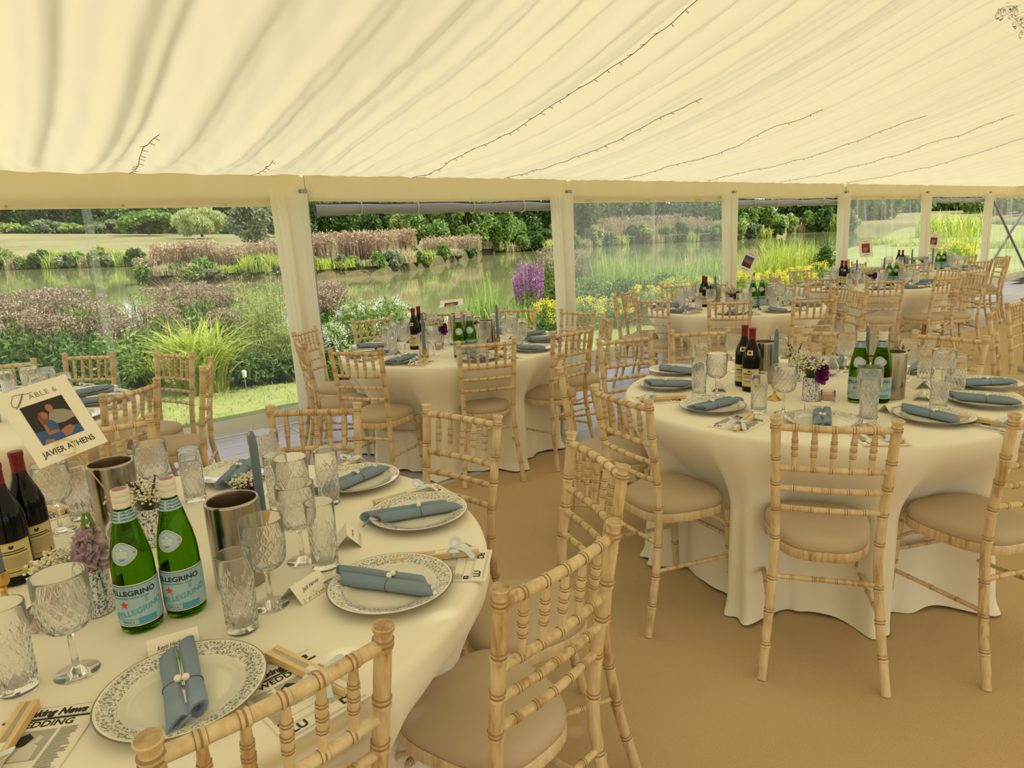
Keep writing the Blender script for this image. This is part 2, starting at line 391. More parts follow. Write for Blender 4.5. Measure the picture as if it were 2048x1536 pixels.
SK = .135
wi = 0
for k in range(-3, 6):
    xa, xb = X0+3*k, X0+3*(k+1)
    hazy = k % 2 == 1
    # bays counted from the first post seen: k=-1 clear panel, 0 rolled, 1 hazy, 2 rolled, 3 hazy, 4 rolled, 5 hazy
    rolled = k in (0, 2, 4)
    if not rolled:
        wi += 1
        pv = PVC_CLEAR if k < 0 else PVC_HAZY
        x = np.linspace(xa+.02, xb-.1, 90); z = np.linspace(SK-.02, ZB+.05, 24); Xg, Zg = np.meshgrid(x, z, indexing='ij'); rg = np.random.default_rng(k+9)
        wv = .010*np.sin(Xg*7+rg.uniform(0, 6)+Zg*2)+.006*np.sin(Xg*19+Zg*3+rg.uniform(0, 6))
        wd = struct(MB().grid(np.stack([Xg, WY+.045+wv*(1 if k < 0 else 1.8), Zg], -1)).obj('window_%d' % wi, [pv], None, 0))
        MB().box((xa+.01, WY+.026, ZB-.035), (xb-.09, WY+.034, ZB+.06)).obj('window_hem', [VALANCE], wd, 0)
        sx = {-1: .58, 1: 1.42+5.2-.0, 3: 12.55, 5: 18.6}.get(k, xa+1.5)
        sm = MB(); sm.grid(np.stack([np.array([[sx-.03]*12, [sx+.03]*12]), WY+.028+.006*np.sin(np.linspace(0, 9, 12))*np.ones((2, 1)), np.linspace(SK, ZB, 12)*np.ones((2, 1))], -1)); sm.obj('window_seam', [PVC_HAZY], wd, 0)
        for gxp in (.35, .62, .9):
            MB().lathe([(.004, 0), (.009, .001), (.009, .003), (.004, .004)], 12).obj('eyelet', [BRASS], wd).matrix_basis = Matrix.Translation((xa+gxp*2.6, WY+.024, ZB-.016)) @ Matrix.Rotation(PI/2, 4, 'X')
        # skirt of the sheet lying along the floor edge
        x = np.linspace(xa, xb-.05, 80); h = np.linspace(0, 1, 8); Xg, Hh = np.meshgrid(x, h, indexing='ij')
        Y = WY+.05-.05*np.sin(Hh*PI)*(.7+.3*np.sin(Xg*3.1))-.02*(1-Hh)+.006*np.sin(Xg*11)
        struct(MB().grid(np.stack([Xg, Y, .004+Hh*SK*(1+.04*np.sin(Xg*4))], -1)).obj('baseboard_%d' % wi, [SKIRT], None, 60))
    else:
        struct(MB().box((xa, WY+.0, .002), (xb-.05, WY+.045, .035)).obj('trim_%d' % (20+k), [ALU], None, 0))
        t = thing('rolled_window_panel', ((xa+xb)/2, WY+.035, ZB-.045))
        tag(t, 'grey clear-sheet window panel rolled up and tied under the cream valance of the %s open bay' % {0: 'nearest', 2: 'middle', 4: 'farthest'}[k], 'blind')
        n = 70; xx = np.linspace(-1.42, 1.36, n); rg = np.random.default_rng(k)
        th = np.linspace(0, 2*PI*2.2, 44); Xr, Th = np.meshgrid(xx, th, indexing='ij'); rr = .018+.0022*Th+.004*np.sin(Xr*6+Th*2)
        sagz = -.022*np.abs(np.sin(Xr*3.4))
        MB().grid(np.stack([Xr, rr*np.cos(Th), rr*1.15*np.sin(Th)+sagz*.5-.012], -1)).obj('roll', [PVC_ROLL], t, 60)
        for q in (-1.0, -.42, .22, .86):
            a = np.linspace(0, 2*PI, 20, endpoint=False)
            MB().tube(np.stack([np.full(20, q)+.006*np.sin(a), .052*np.cos(a), .062*np.sin(a)-.012], -1), .008, 6, closed=True, flat=.35).obj('strap', [STRAP], t)

# posts with tied-back drapes
names_post = ['first tent post from the left', 'second tent post from the left', 'third tent post from the left', 'fourth tent post from the left', 'fifth tent post, beyond the hazy window', 'sixth tent post, beside the cross brace', 'far corner tent post']
for k in range(0, 7):
    xc = X0+3*k-.16
    t = thing('post_curtain', (xc, WY-.055, 0)); tag(t, 'cream voile curtain hanging around the %s' % names_post[k], 'curtain')
    MB().box((.10, .0, .002), (.155, .06, ZB+.1)).obj('post', [ALU], t, 0)
    for s_, (cx, wd, nf, sh) in enumerate(((-.085, .075, 5, .05), (.04, .095, 4, .02))):
        rg = np.random.default_rng(k*7+s_); a = np.linspace(0, 2*PI, 90, endpoint=False); z = np.linspace(.02, ZB+.06, 30); A, Z = np.meshgrid(a, z, indexing='ij')
        hfr = 1-Z/ZB; ph = rg.uniform(0, 6)
        rad = 1+.16*np.sin(A*nf*2+ph+hfr*.8)*(.6+.6*hfr)+.07*np.sin(A*11+ph+Z*2)
        wz = wd*(1-.25*np.sin(np.clip(Z/ZB, 0, 1)*PI)*(.4+.6*s_))
        P = np.stack([cx+sh*hfr*(1+.3*np.sin(Z*2+ph))+wz*rad*np.cos(A), -.012+.042*rad*np.sin(A)-.015*s_, Z], -1)
        MB().grid(P, close_u=True).obj('drape', [DRAPE], t, 60)

t = thing('cross_brace', (X0+16.5, WY-.01, 0)); tag(t, 'grey metal cross brace bracing the farthest window bay', 'brace')
for a, b in (((-1.42, 0, 1.93), (1.42, 0, .06)), ((-1.42, .06, .06), (1.42, .06, 1.93))):
    MB().tube(np.linspace(a, b, 4), .028, 10).obj('bar', [ALU], t)

# fairy lights lying under the lining
WIRE = plain('dark_wire', (.10, .085, .06, 1), .6); BULB = plain('clear_bulb', (.85, .80, .65, 1), .15)
for i, (fx, s0, s1) in enumerate(((.86, .12, 1.35), (1.72, .1, .75), (3.15, .15, 4.2), (4.15, .2, 2.6), (5.75, .3, 2.6), (7.2, .3, 2.8), (8.8, .3, 3.0), (10.6, .3, 3.0))):
    n = int((s1-s0)/.05); s = np.linspace(s0, s1, n); xx = fx+.02*np.sin(s*5)
    z = np.minimum(np.minimum(lining_z(xx, s), lining_z(xx-.05, s)), lining_z(xx+.05, s))-.012; path = np.stack([xx, WY-s, z], -1); o0 = path[0].copy()
    t = thing('fairy_light_string', o0); tag(t, 'thin string of tiny fairy lights under the lining', 'light string', None, 'the tent lining')
    MB().tube(path-o0, .0022, 5).obj('wire', [WIRE], t)
    b = MB(); rg = np.random.default_rng(i)
    for j in range(1, n-1, 2):
        p = path[j]-o0; d = np.array([rg.choice([-1, 1])*.03, rg.uniform(-.01, .02), -.008]); b.tube([p, p+d*.6], .0018, 4); b.tube([p+d*.6, p+d], .004, 5, m=1)
    stuff(b.obj('bulbs', [WIRE, BULB], t))
# ------------------------------------------------------------------ chairs
def bamboo(mb, path, r, nodes, seg=12, m=0, groove=1, cap=None, taper=None):
    """a turned rod along path with double rings at the given distances along it"""
    path = np.asarray(path, float); d = np.concatenate([[0], np.cumsum(np.linalg.norm(np.diff(path, axis=0), axis=1))]); L = d[-1]
    tp = taper or (lambda t: 1.0)
    st = [(0, 1.0, 0)]
    for s in np.linspace(0, L, max(3, int(L/.05)+1))[1:-1]: st.append((s, 1.0, 0))
    k = r/.0145
    for n in nodes:
        st = [q for q in st if abs(q[0]-n) > .014*k]
        for off, f, g in ((-.0115, .97, 0), (-.0100, .93, 1), (-.0085, 1.12, 0), (-.0050, 1.14, 0), (-.0022, 1.02, 1), (.0022, 1.02, 0), (.0050, 1.14, 0), (.0085, 1.12, 1), (.0100, .93, 0), (.0115, .97, 0)): st.append((n+off*k, f, g))
    st.append((L, 1.0, 0)); st.sort(key=lambda q: q[0])
    if cap:                                       # a turned finial at the end of the path
        st = [q for q in st if q[0] < L-.045]
        for off, f, g in ((.045, .95, 0), (.041, 1.16, 0), (.036, 1.20, 1), (.034, 1.0, 0), (.031, 1.18, 0), (.026, 1.2, 1), (.023, .98, 0), (.016, .95, 0), (.008, 1.18, 0), (.002, 1.25, 0), (0, 1.12, 0)): st.append((L-off, f, g))
    S = np.array([q[0] for q in st]); P = np.stack([np.interp(S, d, path[:, i]) for i in range(3)], -1)
    R = np.array([q[1]*tp(q[0]/L) for q in st])*r
    mm = np.array([groove if q[2] else m for q in st])
    mb.tube(P, R, seg, mm if groove is not None else m, caps=False)
    th = 0
    T = P[1]-P[0]
    V = mb.v[-1]
    mb.fan(V[:seg], m); top = V[-seg:]; mb.fan(top, 2 if cap else m, True, tip=top.mean(0)-(P[-1]-P[-2])/np.linalg.norm(P[-1]-P[-2])*(-.003 if cap else 0))
    return mb
PZ = np.array([0, .2, .43, .6, .76, .923]); PYv = np.array([-.022, .028, .060, .048, .022, 0.0]); PXv = np.array([.190, .172, .156, .160, .166, .172])
def smooth_interp(z, V):
    zz = np.linspace(0, .923, 200); y = np.interp(zz, PZ, V); k = np.hanning(31); k /= k.sum(); yp = np.pad(y, 15, mode='reflect', reflect_type='odd'); return np.interp(z, zz, np.convolve(yp, k, 'valid'))
def post_pt(z, s): return np.array([s*smooth_interp(z, PXv), smooth_interp(z, PYv), z])
def chair_proto():
    t = thing('banqueting_chair'); W3 = [WOOD, GROOVE, ENDGRAIN]
    for s in (-1, 1):
        zz = np.linspace(0, .923, 26); path = np.array([post_pt(z, s) for z in zz])
        bamboo(MB(), path, .0152, [.12, .235, .35, .50, .605, .70, .79], 14, cap=True).obj('rear_leg', W3, t, 50)
        bamboo(MB(), [(s*.176, .425, 0), (s*.165, .395, .418)], .0150, [.13, .25, .35], 12).obj('front_leg', W3, t, 50)
        bamboo(MB(), [post_pt(.245, s), (s*.170, .408, .215)], .0085, [.1, .2, .3], 8).obj('stretcher', W3, t, 50)
        a = MB(); q = np.linspace(0, 1, 9); a.tube(np.stack([s*(.165-.01*q), .398-.12*q**1.6, .30+.118*q**.55], -1), .007, 7); a.obj('bracket', [WOOD], t, 50)
    def rail(z, r, nodes, bow=.012, name='back_rail'):
        A, B = post_pt(z, -1), post_pt(z, 1); q = np.linspace(0, 1, 13)[:, None]; P = A+(B-A)*q; P[:, 1] -= bow*np.sin(q[:, 0]*PI); L = np.linalg.norm(B-A)
        bamboo(MB(), P, r, [L*x for x in nodes], 10).obj(name, W3, t, 50); return P
    nd = [i/6 for i in range(1, 6)]
    Pt = rail(.888, .0122, nd); Pb = rail(.748, .0108, nd); rail(.675, .0100, nd); rail(.603, .0100, nd)
    for i in range(1, 6):
        a, b = Pt[i*2], Pb[i*2]; L = np.linalg.norm(a-b)
        bamboo(MB(), np.linspace(b, a, 7), .0098, [L*.33, L*.5, L*.67], 8, taper=lambda x: .70+.34*math.sin(min(1, max(0, x))*PI)).obj('spindle', W3, t, 50)
    A, B = post_pt(.352, -1), post_pt(.352, 1); bamboo(MB(), [A, B], .0092, [.06, .13, .20, .27], 8).obj('stretcher', W3, t, 50)
    bamboo(MB(), [(-.168, .402, .30), (.168, .402, .30)], .0088, [.06, .14, .22, .29], 8).obj('stretcher', W3, t, 50)
    # D-shaped seat: bowed back, wide rounded front
    th = np.linspace(0, 2*PI, 64, endpoint=False)
    c, s_ = np.cos(th), np.sin(th); sx = np.sign(c)*np.abs(c)**.62; sy = np.sign(s_)*np.abs(s_)**.72
    wid = .166+.030*sy; ox = wid*sx; oy = .242+.178*sy
    def loop(k, z): return np.stack([ox*k, .242+(oy-.242)*k, np.full(64, z)], -1)
    MB().grid(np.stack([loop(.86, .407), loop(.985, .407), loop(1.0, .412), loop(1.0, .437), loop(.985, .442), loop(.86, .442), loop(.86, .407)]), close_v=True).obj('seat_frame', [WOOD], t, 50)
    rings = [loop(.95, .438), loop(.985, .445), loop(1.0, .456), loop(.995, .468), loop(.96, .480), loop(.88, .489), loop(.7, .496), loop(.4, .500)]
    cm = MB(); cm.grid(np.stack(rings), close_v=True); cm.fan(rings[-1], tip=(0, .242, .501)); cm.obj('seat_pad', [SEATCLOTH], t, 60)
    return t
CHAIR = chair_proto()
COUNTS = {}
SIDE = {'A': 'nearest table', 'B': 'right-hand table', 'C': 'table by the open bay', 'D': 'middle-distance table', 'E': 'second-farthest table', 'F': 'farthest table', 'G': 'table behind the photo card', 'H': 'table out of frame'}
CHAIRS = {
 'A': [(.225, .895, 96), (.775, .915, 100), (1.24, 2.0, -165), (.89, 2.51, -130), (1.27, 1.34, 161), (.20, 2.86, -92)],
 'B': [(1.985, 1.025, 36), (1.81, 1.77, -10), (2.11, 2.46, -42), (2.88, 2.77, -106), (3.34, 2.59, -126), (3.75, 1.99, -168), (3.91, 1.44, 176), (2.535, .615, 68)],
 'C': [(3.71, 4.09, -173), (2.92, 3.27, 92), (3.51, 3.55, 146), (2.46, 5.29, -94), (3.04, 5.1, -134), (3.58, 4.75, -141), (1.78, 5.03, -47), (1.52, 4.41, -12), (1.61, 3.74, 34), (2.29, 3.35, 64)],
 'D': [(4.9, 3.49, 42), (5.33, 2.98, 52), (4.72, 4.2, 8), (4.91, 4.86, -47), (5.25, 5.0, -66), (6.11, 5.06, -128), (6.42, 4.83, -138), (6.66, 3.95, 176), (6.19, 3.04, 138), (6.52, 3.38, 150)],
 'E': [(7.45, 4.1, 14), (7.28, 3.32, 36), (8.38, 2.87, 140), (9.1, 3.42, 152), (8.72, 5.1, -112), (7.6, 4.78, -40), (7.85, 2.95, 70), (9.35, 4.5, -158)],
 'F': [(10.15, 4.25, 20), (10.8, 3.67, 64), (11.4, 3.55, 100), (11.95, 3.8, 128), (12.25, 4.4, 172), (10.9, 5.6, -74), (10.3, 5.1, -32)],
 'G': [(.41, 3.57, 132), (.38, 5.11, -134), (.80, 4.65, -155), (.85, 4.02, 160), (-.08, 5.2, -103)],
 'H': [(5.02, 1.62, -76), (5.62, 1.68, -88)]}
CH_LABEL = {
 'A': ['limed bamboo-style chair with its back cut off by the bottom of the photo', 'limed bamboo-style chair at bottom centre, seat pad showing through its rails', 'honey-coloured bamboo-style chair facing us across the right rim of the nearest table', 'golden bamboo-style chair behind the blue candle of the nearest table', 'bamboo-style chair seen edge-on in the aisle, its pad toward the nearest table', 'bamboo-style chair half hidden behind the tilted photo card'],
 'B': ['pale bamboo-style chair, back to us, stained pad, in front of the right table', 'limed bamboo-style chair left of the right table, tan pad and front leg showing', 'bamboo-style chair turned edge-on between the two big round tables', 'bamboo-style chair behind the left rim of the right table, low back rails', 'bamboo-style chair behind the wine bottles of the right table', 'bamboo-style chair behind the flowers and water bottles of the right table', 'worn bamboo-style chair behind the highballs at the rear of the right table', 'bamboo-style chair cut by the right edge of the photo, long leg in front'],
}
for T, lst in CHAIRS.items():
    for i, (x, y, fa) in enumerate(lst):
        o = put(CHAIR, (x, y, 0), math.radians(fa)-PI/2)
        o.name = 'banqueting_chair'
        if T in CH_LABEL: tag(o, CH_LABEL[T][i], 'chair', 'banqueting chairs round the tables')
        else: tag(o, 'limed bamboo-style chair with tan pad', 'chair', 'banqueting chairs round the tables', 'the '+SIDE[T])

# ------------------------------------------------------------------ tables
TABLES = {'A': (.2035, 1.745), 'B': (2.8843, 1.6186), 'C': (2.5924, 4.1908), 'D': (5.70, 4.02), 'E': (8.35, 4.0), 'F': (11.2, 4.6), 'G': (-.313, 4.248)}
TR, TH = .832, .752
TZ = TH+.0105
TOPWOOD = plain('plywood', (.45, .32, .18, 1), .6)
for T, (cx, cy) in TABLES.items():
    tr_ = .788 if T == 'A' else TR
    seats = [math.atan2(y-cy, x-cx) for x, y, _ in CHAIRS[T]]
    if T in 'A': seats += [math.radians(v) for v in (125, 162, -160, -124)]
    if T == 'B': seats += [math.radians(v) for v in (-44, 172)]
    if T == 'G': seats += [math.radians(v) for v in (112, 148, -175, -140, -80)]
    tb = thing('round_table', (cx, cy, 0)); tag(tb, 'round folding table hidden under the ivory cloth of the '+SIDE[T], 'table', 'round tables')
    MB().lathe([(tr_-.012, TH-.022), (tr_-.007, TH-.018), (tr_-.007, TH-.004), (tr_-.012, TH-.001)], 48).obj('tabletop', [TOPWOOD], tb)
    for a in range(4):
        c, s = math.cos(a*PI/2+.6), math.sin(a*PI/2+.6); MB().tube([(.46*c, .46*s, TH-.022), (.5*c, .5*s, 0)], .014, 8).obj('leg', [ALU], tb)
    rg = np.random.default_rng(ord(T)); N = 420; th = np.linspace(0, 2*PI, N, endpoint=False)
    press = np.zeros(N)
    for a in seats:
        d = (th-a+PI) % (2*PI)-PI; press += np.exp(-(d/.235)**6)
    press = np.clip(press, 0, 1)
    fold = np.zeros(N)
    for a in sorted(seats):
        for lo, hi, am, wlo, whi in ((.23, .29, .9, .04, .065), (.34, .40, .8, .035, .06), (-.12, .12, .25, .05, .08)):
            d = (th-a-rg.uniform(lo, hi)+PI) % (2*PI)-PI; fold += am*rg.uniform(.55, 1.0)*np.exp(-(d/rg.uniform(wlo, whi))**2)
    fine = .5*np.sin(th*23+rg.uniform(0, 6))+.3*np.sin(th*41+rg.uniform(0, 6))
    prof = []
    for r in np.linspace(.02, tr_-.02, 8): prof.append((np.full(N, r), np.full(N, TH+.010)))
    for k in (0, .35, .7, 1.0):
        a = k*PI/2; prof.append((np.full(N, tr_-.016+.018*math.sin(a)), np.full(N, TH+.010-.018*(1-math.cos(a)))))
    zs = np.linspace(TH-.03, .0, 34)
    ph = rg.uniform(0, 6)
    for i, z in enumerate(zs):
        s = 1-z/TH; w_ = min(1, max(0, (s-.02)/.40)); sm = w_*w_*(3-2*w_)
        r = tr_+.004-.110*sm-.100*press*sm+fold*(.078*s**.9)+fine*.008*s
        hem = np.clip((s-.93)/.07, 0, 1)
        r = r+.022*hem*(1+np.sin(th*9+ph))*.6
        zz = np.full(N, z)+(.012*hem*(.5+.5*np.sin(th*13+ph)))
        zz = np.maximum(zz, .003+.006*hem*(1+np.sin(th*17)))
        prof.append((r, zz))
    P = np.stack([np.stack([r*np.cos(th+.05*np.sin(th*3+ph)*np.clip(1-z/TH, 0, 1)), r*np.sin(th+.05*np.sin(th*3+ph)*np.clip(1-z/TH, 0, 1)), z], -1) for r, z in prof])
    mb = MB(); mb.grid(P[::-1], close_v=True); mb.fan(P[0], tip=(0, 0, TH+.010))
    cl = mb.obj('tablecloth', [LINEN], None, 70); cl.location = (cx, cy, 0)
    tag(cl, 'floor-length ivory cloth in deep folds on the '+SIDE[T], 'tablecloth', 'ivory tablecloths')
# ------------------------------------------------------------------ lettering
def text_geo(txt, size=.01, shear=0.0, bold=0.0, align='CENTER', space=1.0):
    cu = bpy.data.curves.new('t', 'FONT'); cu.body = txt; cu.size = size; cu.shear = shear; cu.align_x = align; cu.align_y = 'CENTER'; cu.offset = bold*size; cu.resolution_u = 3; cu.space_character = space
    o = bpy.data.objects.new('t', cu); COL.objects.link(o); dg = bpy.context.evaluated_depsgraph_get()
    me = bpy.data.meshes.new_from_object(o.evaluated_get(dg)); V = np.array([v.co[:] for v in me.vertices]).reshape(-1, 3)
    tris = []
    for p in me.polygons:
        vs = list(p.vertices)
        for i in range(1, len(vs)-1): tris.append((vs[0], vs[i], vs[i+1]))
    bpy.data.objects.remove(o); bpy.data.curves.remove(cu); bpy.data.meshes.remove(me)
    return V, np.array(tris, int).reshape(-1, 3)
def txt_to(mb, txt, size, fn, m=0, sx=1.0, **k):
    V, T = text_geo(txt, size, **k)
    if len(V): mb.add(np.array([fn(x*sx, y) for x, y, _ in V]), t=T, m=m)
def rect_to(mb, x0, y0, x1, y1, fn, m=0, nx=2, ny=2):
    X, Y = np.meshgrid(np.linspace(x0, x1, nx), np.linspace(y0, y1, ny), indexing='ij')
    mb.grid(np.array([[fn(X[i, j], Y[i, j]) for j in range(ny)] for i in range(nx)]), m)
def poly_to(mb, pts, fn, m=0):
    P = np.array([fn(*p) for p in pts]); mb.fan(P, m)
def wrap(prof_r, z0, lift, a0=-PI/2):
    """label space (x along the girth, y up) to the skin of a round body"""
    def fn(x, y):
        r = prof_r(z0+y)+lift; a = a0+x/prof_r(z0); return (r*math.cos(a), r*math.sin(a), z0+y)
    return fn
def star(cx, cy, r, k=.40, rot=0):
    return [(cx+(r if i % 2 == 0 else r*k)*math.cos(PI/2+rot+i*PI/5), cy+(r if i % 2 == 0 else r*k)*math.sin(PI/2+rot+i*PI/5)) for i in range(10)]

# ------------------------------------------------------------------ bottles
GREEN = glass_mat('green_bottle_glass', (.50, .70, .18, 1), .0, 1.36)
DARKG = plain('dark_bottle_glass', (.004, .003, .003, 1), .07, spec=.25)
CAPW = plain('water_cap_cream', (.72, .66, .54, 1), .4); CAPT = plain('water_cap_top', (.30, .10, .10, 1), .4)
LBLUE = plain('label_pale_blue', (.36, .54, .62, 1), .6); LWHITE = plain('label_white', (.80, .76, .64, 1), .6); LTEAL = plain('label_teal', (.12, .36, .46, 1), .6); LNAVY = plain('label_navy', (.02, .03, .07, 1), .6); LRED = plain('label_red', (.70, .07, .03, 1), .6); LSKY = plain('label_mid_blue', (.08, .33, .55, 1), .6)
FOIL = plain('wine_red_foil', (.20, .012, .016, 1), .38, metal=.3); WLABEL = plain('wine_label', (.68, .54, .24, 1), .7)
def water_bottle():
    t = thing('water_bottle')
    pr = [(.027, .004), (.034, .001), (.0385, .006), (.040, .016), (.040, .118), (.0398, .138), (.0380, .158), (.034, .182), (.0285, .206), (.0228, .231), (.0175, .252), (.0150, .262), (.0145, .270)]
    pin = [(.0115, .270), (.0120, .262), (.0150, .250), (.0202, .230), (.0258, .205), (.0312, .181), (.0352, .157), (.0370, .137), (.0372, .118), (.0372, .018), (.032, .010), (.0, .008)]
    MB().lathe([(0, .004)]+pr+pin, 48, caps=False).obj('body', [GREEN], t, 60)
    rr = lambda z: float(np.interp(z, [p[1] for p in pr], [p[0] for p in pr]))
    MB().lathe([(.0152, .262), (.0165, .263), (.0168, .272), (.0158, .274), (.0172, .276), (.0172, .284), (.0160, .286), (.0170, .288), (.0170, .298), (.0160, .300), (.0, .300)], 32, m=0, caps=False).lathe([(.0140, .3002), (.0, .3006)], 24, m=1, caps=False).obj('cap', [CAPW, CAPT], t, 40)
    nl = MB(); fn = wrap(rr, .244, .0006); rect_to(nl, -rr(.244)*PI, -.008, rr(.244)*PI, .014, fn, 0, 40, 3)
    for y in (-.003, .0035, .0098):
        f2 = wrap(rr, .244, .0011); txt_to(nl, 'S.PELLEGRINO   S.PELLEGRINO', .0052, lambda a, b, y=y: f2(a, b+y), 1, bold=.02)
    nl.obj('neck_label', [LBLUE, LNAVY], t, 60)
    # oval shield on the shoulder
    md = MB(); fs = lambda l: wrap(rr, .176, l)
    def oval(k): return [(k*(.0215*math.cos(a)+.006*max(0, math.cos(a))**2), k*.0225*math.sin(a)*(1-.25*max(0, math.cos(a))**2)) for a in np.linspace(0, 2*PI, 40, endpoint=False)]
    for k, l, m in ((1.0, .0008, 1), (.93, .0011, 2), (.90, .0014, 0), (.66, .0017, 1), (.63, .0020, 0)):
        f = fs(l); pts = oval(k); rings = [[f(x*q, y*q) for x, y in pts] for q in (1, .66, .33)]; md.grid(np.array(rings), m, close_v=True); md.fan(np.array(rings[-1]), m)
    f = fs(.0024)
    for i in range(6): rect_to(md, -.011+.001*i*(i < 3), -.007+i*.0021, .010-.001*i*(i < 3), -.0058+i*.0021, f, 1, 6, 2)
    poly_to(md, star(0, .0085, .004), f, 1); poly_to(md, star(.0215, .001, .0030), f, 3)
    txt_to(md, '1899', .005, lambda a, b: f(a, b-.0115), 2)
    md.obj('shoulder_label', [LBLUE, LWHITE, LNAVY, LRED], t, 60)
    lb = MB(); f0 = wrap(rr, .066, .0006); R = .042
    rect_to(lb, -.085, -.045, .085, .045, f0, 1, 48, 2); f1 = wrap(rr, .066, .0009); rect_to(lb, -.0850, -.0425, .085, .0425, f1, 2, 48, 2); f2 = wrap(rr, .066, .0012); rect_to(lb, -.085, -.0412, .085, .0412, f2, 0, 48, 2)
    lb.obj('label', [LBLUE, LWHITE, LNAVY], t, 60)
    pt = MB(); f3 = wrap(rr, .066, .0016)
    txt_to(pt, 'ACQUA MINERALE SOURCE TERME', .0052, lambda a, b: f3(a+.004, b+.0365), 2)
    txt_to(pt, 'S.PELLEGRINO', .0150, lambda a, b: f3(a, b+.0265), 0, bold=.035, sx=1.08)
    txt_to(pt, 'SPARKLING NATURAL MINERAL WATER', .0046, lambda a, b: f3(a-.004, b+.0165), 0)
    txt_to(pt, 'S.PELLEGRINO', .0165, lambda a, b: f3(a+.010, b-.0140+a*.22), 1, bold=.02, sx=1.0)
    poly_to(pt, star(-.010, .002, .0098), wrap(rr, .066, .0019), 3)
    rect_to(pt, -.085, -.0302, .012, -.0296, f3, 0, 30, 2)
    rect_to(pt, .012, -.040, .046, -.0275, wrap(rr, .066, .0015), 4, 12, 2); txt_to(pt, '750ml e', .0078, lambda a, b: f3(a-.008, b-.0355), 0)
    for i in range(5): rect_to(pt, .028, .004+.0022*i, .034, .0052+.0022*i, f3, 2, 3, 2)
    pt.obj('label_print', [LNAVY, LTEAL, LTEAL, LRED, LSKY], t, 0)
    return t
def wine_bottle():
    t = thing('wine_bottle')
    pr = [(.034, .0), (.0405, .004), (.0415, .012), (.0415, .150), (.0400, .168), (.034, .190), (.025, .212), (.0180, .230), (.0148, .246), (.0142, .285)]
    MB().lathe([(0, .001)]+pr+[(0, .286)], 44, caps=False).obj('body', [DARKG], t, 60)
    MB().lathe([(.0150, .232), (.0152, .236), (.0149, .262), (.0149, .281), (.0163, .283), (.0163, .293), (.0150, .296), (0, .297)], 32, caps=False).obj('foil_capsule', [FOIL], t, 40)
    rr = lambda z: float(np.interp(z, [p[1] for p in pr], [p[0] for p in pr]))
    f = wrap(rr, .068, .0006); lb = MB(); rect_to(lb, -.046, -.042, .046, .042, f, 0, 24, 2); lb.obj('label', [WLABEL], t, 60)
    pt = MB(); f = wrap(rr, .068, .0010); rg = np.random.default_rng(4)
    for x0, y0, x1, y1 in ((-.044, .0395, .044, .0403), (-.044, -.0403, .044, -.0395), (-.044, -.04, -.0433, .04), (.0433, -.04, .044, .04)): rect_to(pt, x0, y0, x1, y1, f, 0, 18, 2)
    poly_to(pt, [(-.006, .031), (-.003, .036), (0, .032), (.003, .036), (.006, .031), (.002, .026), (-.002, .026)], f, 0)
    for y, wd, hh_ in ((.014, .030, .005), (.004, .024, .0022), (-.002, .034, .0016), (-.018, .026, .0026), (-.024, .020, .0014)): rect_to(pt, -wd, y, wd, y+hh_, f, 0, 14, 2)
    pt.obj('label_print', [INK, GREYINK], t, 0)
    sh = MB(); f = wrap(rr, .184, .0009); rect_to(sh, -.013, -.011, .013, .011, f, 0, 9, 9); f = wrap(rr, .184, .0013); rect_to(sh, -.005, -.004, .005, .005, f, 1, 5, 5); sh.obj('shoulder_label', [WLABEL, INK], t, 0)
    bk = MB(); f = wrap(rr, .068, .0006, PI/2); rect_to(bk, -.043, -.042, .043, .042, f, 0, 24, 2); f = wrap(rr, .068, .0010, PI/2)
    for x0, y0, x1, y1 in ((-.041, .0395, .041, .0401), (-.041, -.0401, .041, -.0395)): rect_to(bk, x0, y0, x1, y1, f, 1, 18, 2)
    poly_to(bk, [(-.006, .031), (-.003, .036), (0, .032), (.003, .036), (.006, .031), (.002, .026), (-.002, .026)], f, 1)
    for y, wd in ((.019, .026), (.013, .032)): rect_to(bk, -wd, y, wd, y+.0026, f, 1, 14, 2)
    for i in range(10): wd = rg.uniform(.026, .036); rect_to(bk, -wd, .006-.0030*i, wd, .0071-.0030*i, f, 2, 12, 2)
    for x0, y0, x1, y1 in ((-.037, -.036, .037, -.0355), (-.037, -.0255, .037, -.025), (-.037, -.036, -.0364, -.025), (.0364, -.036, .037, -.025), (.024, -.034, .028, -.027), (-.032, -.032, .012, -.030)): rect_to(bk, x0, y0, x1, y1, f, 1, 12, 2)
    bk.obj('back_label', [WLABEL, INK, GREYINK], t, 0)
    return t
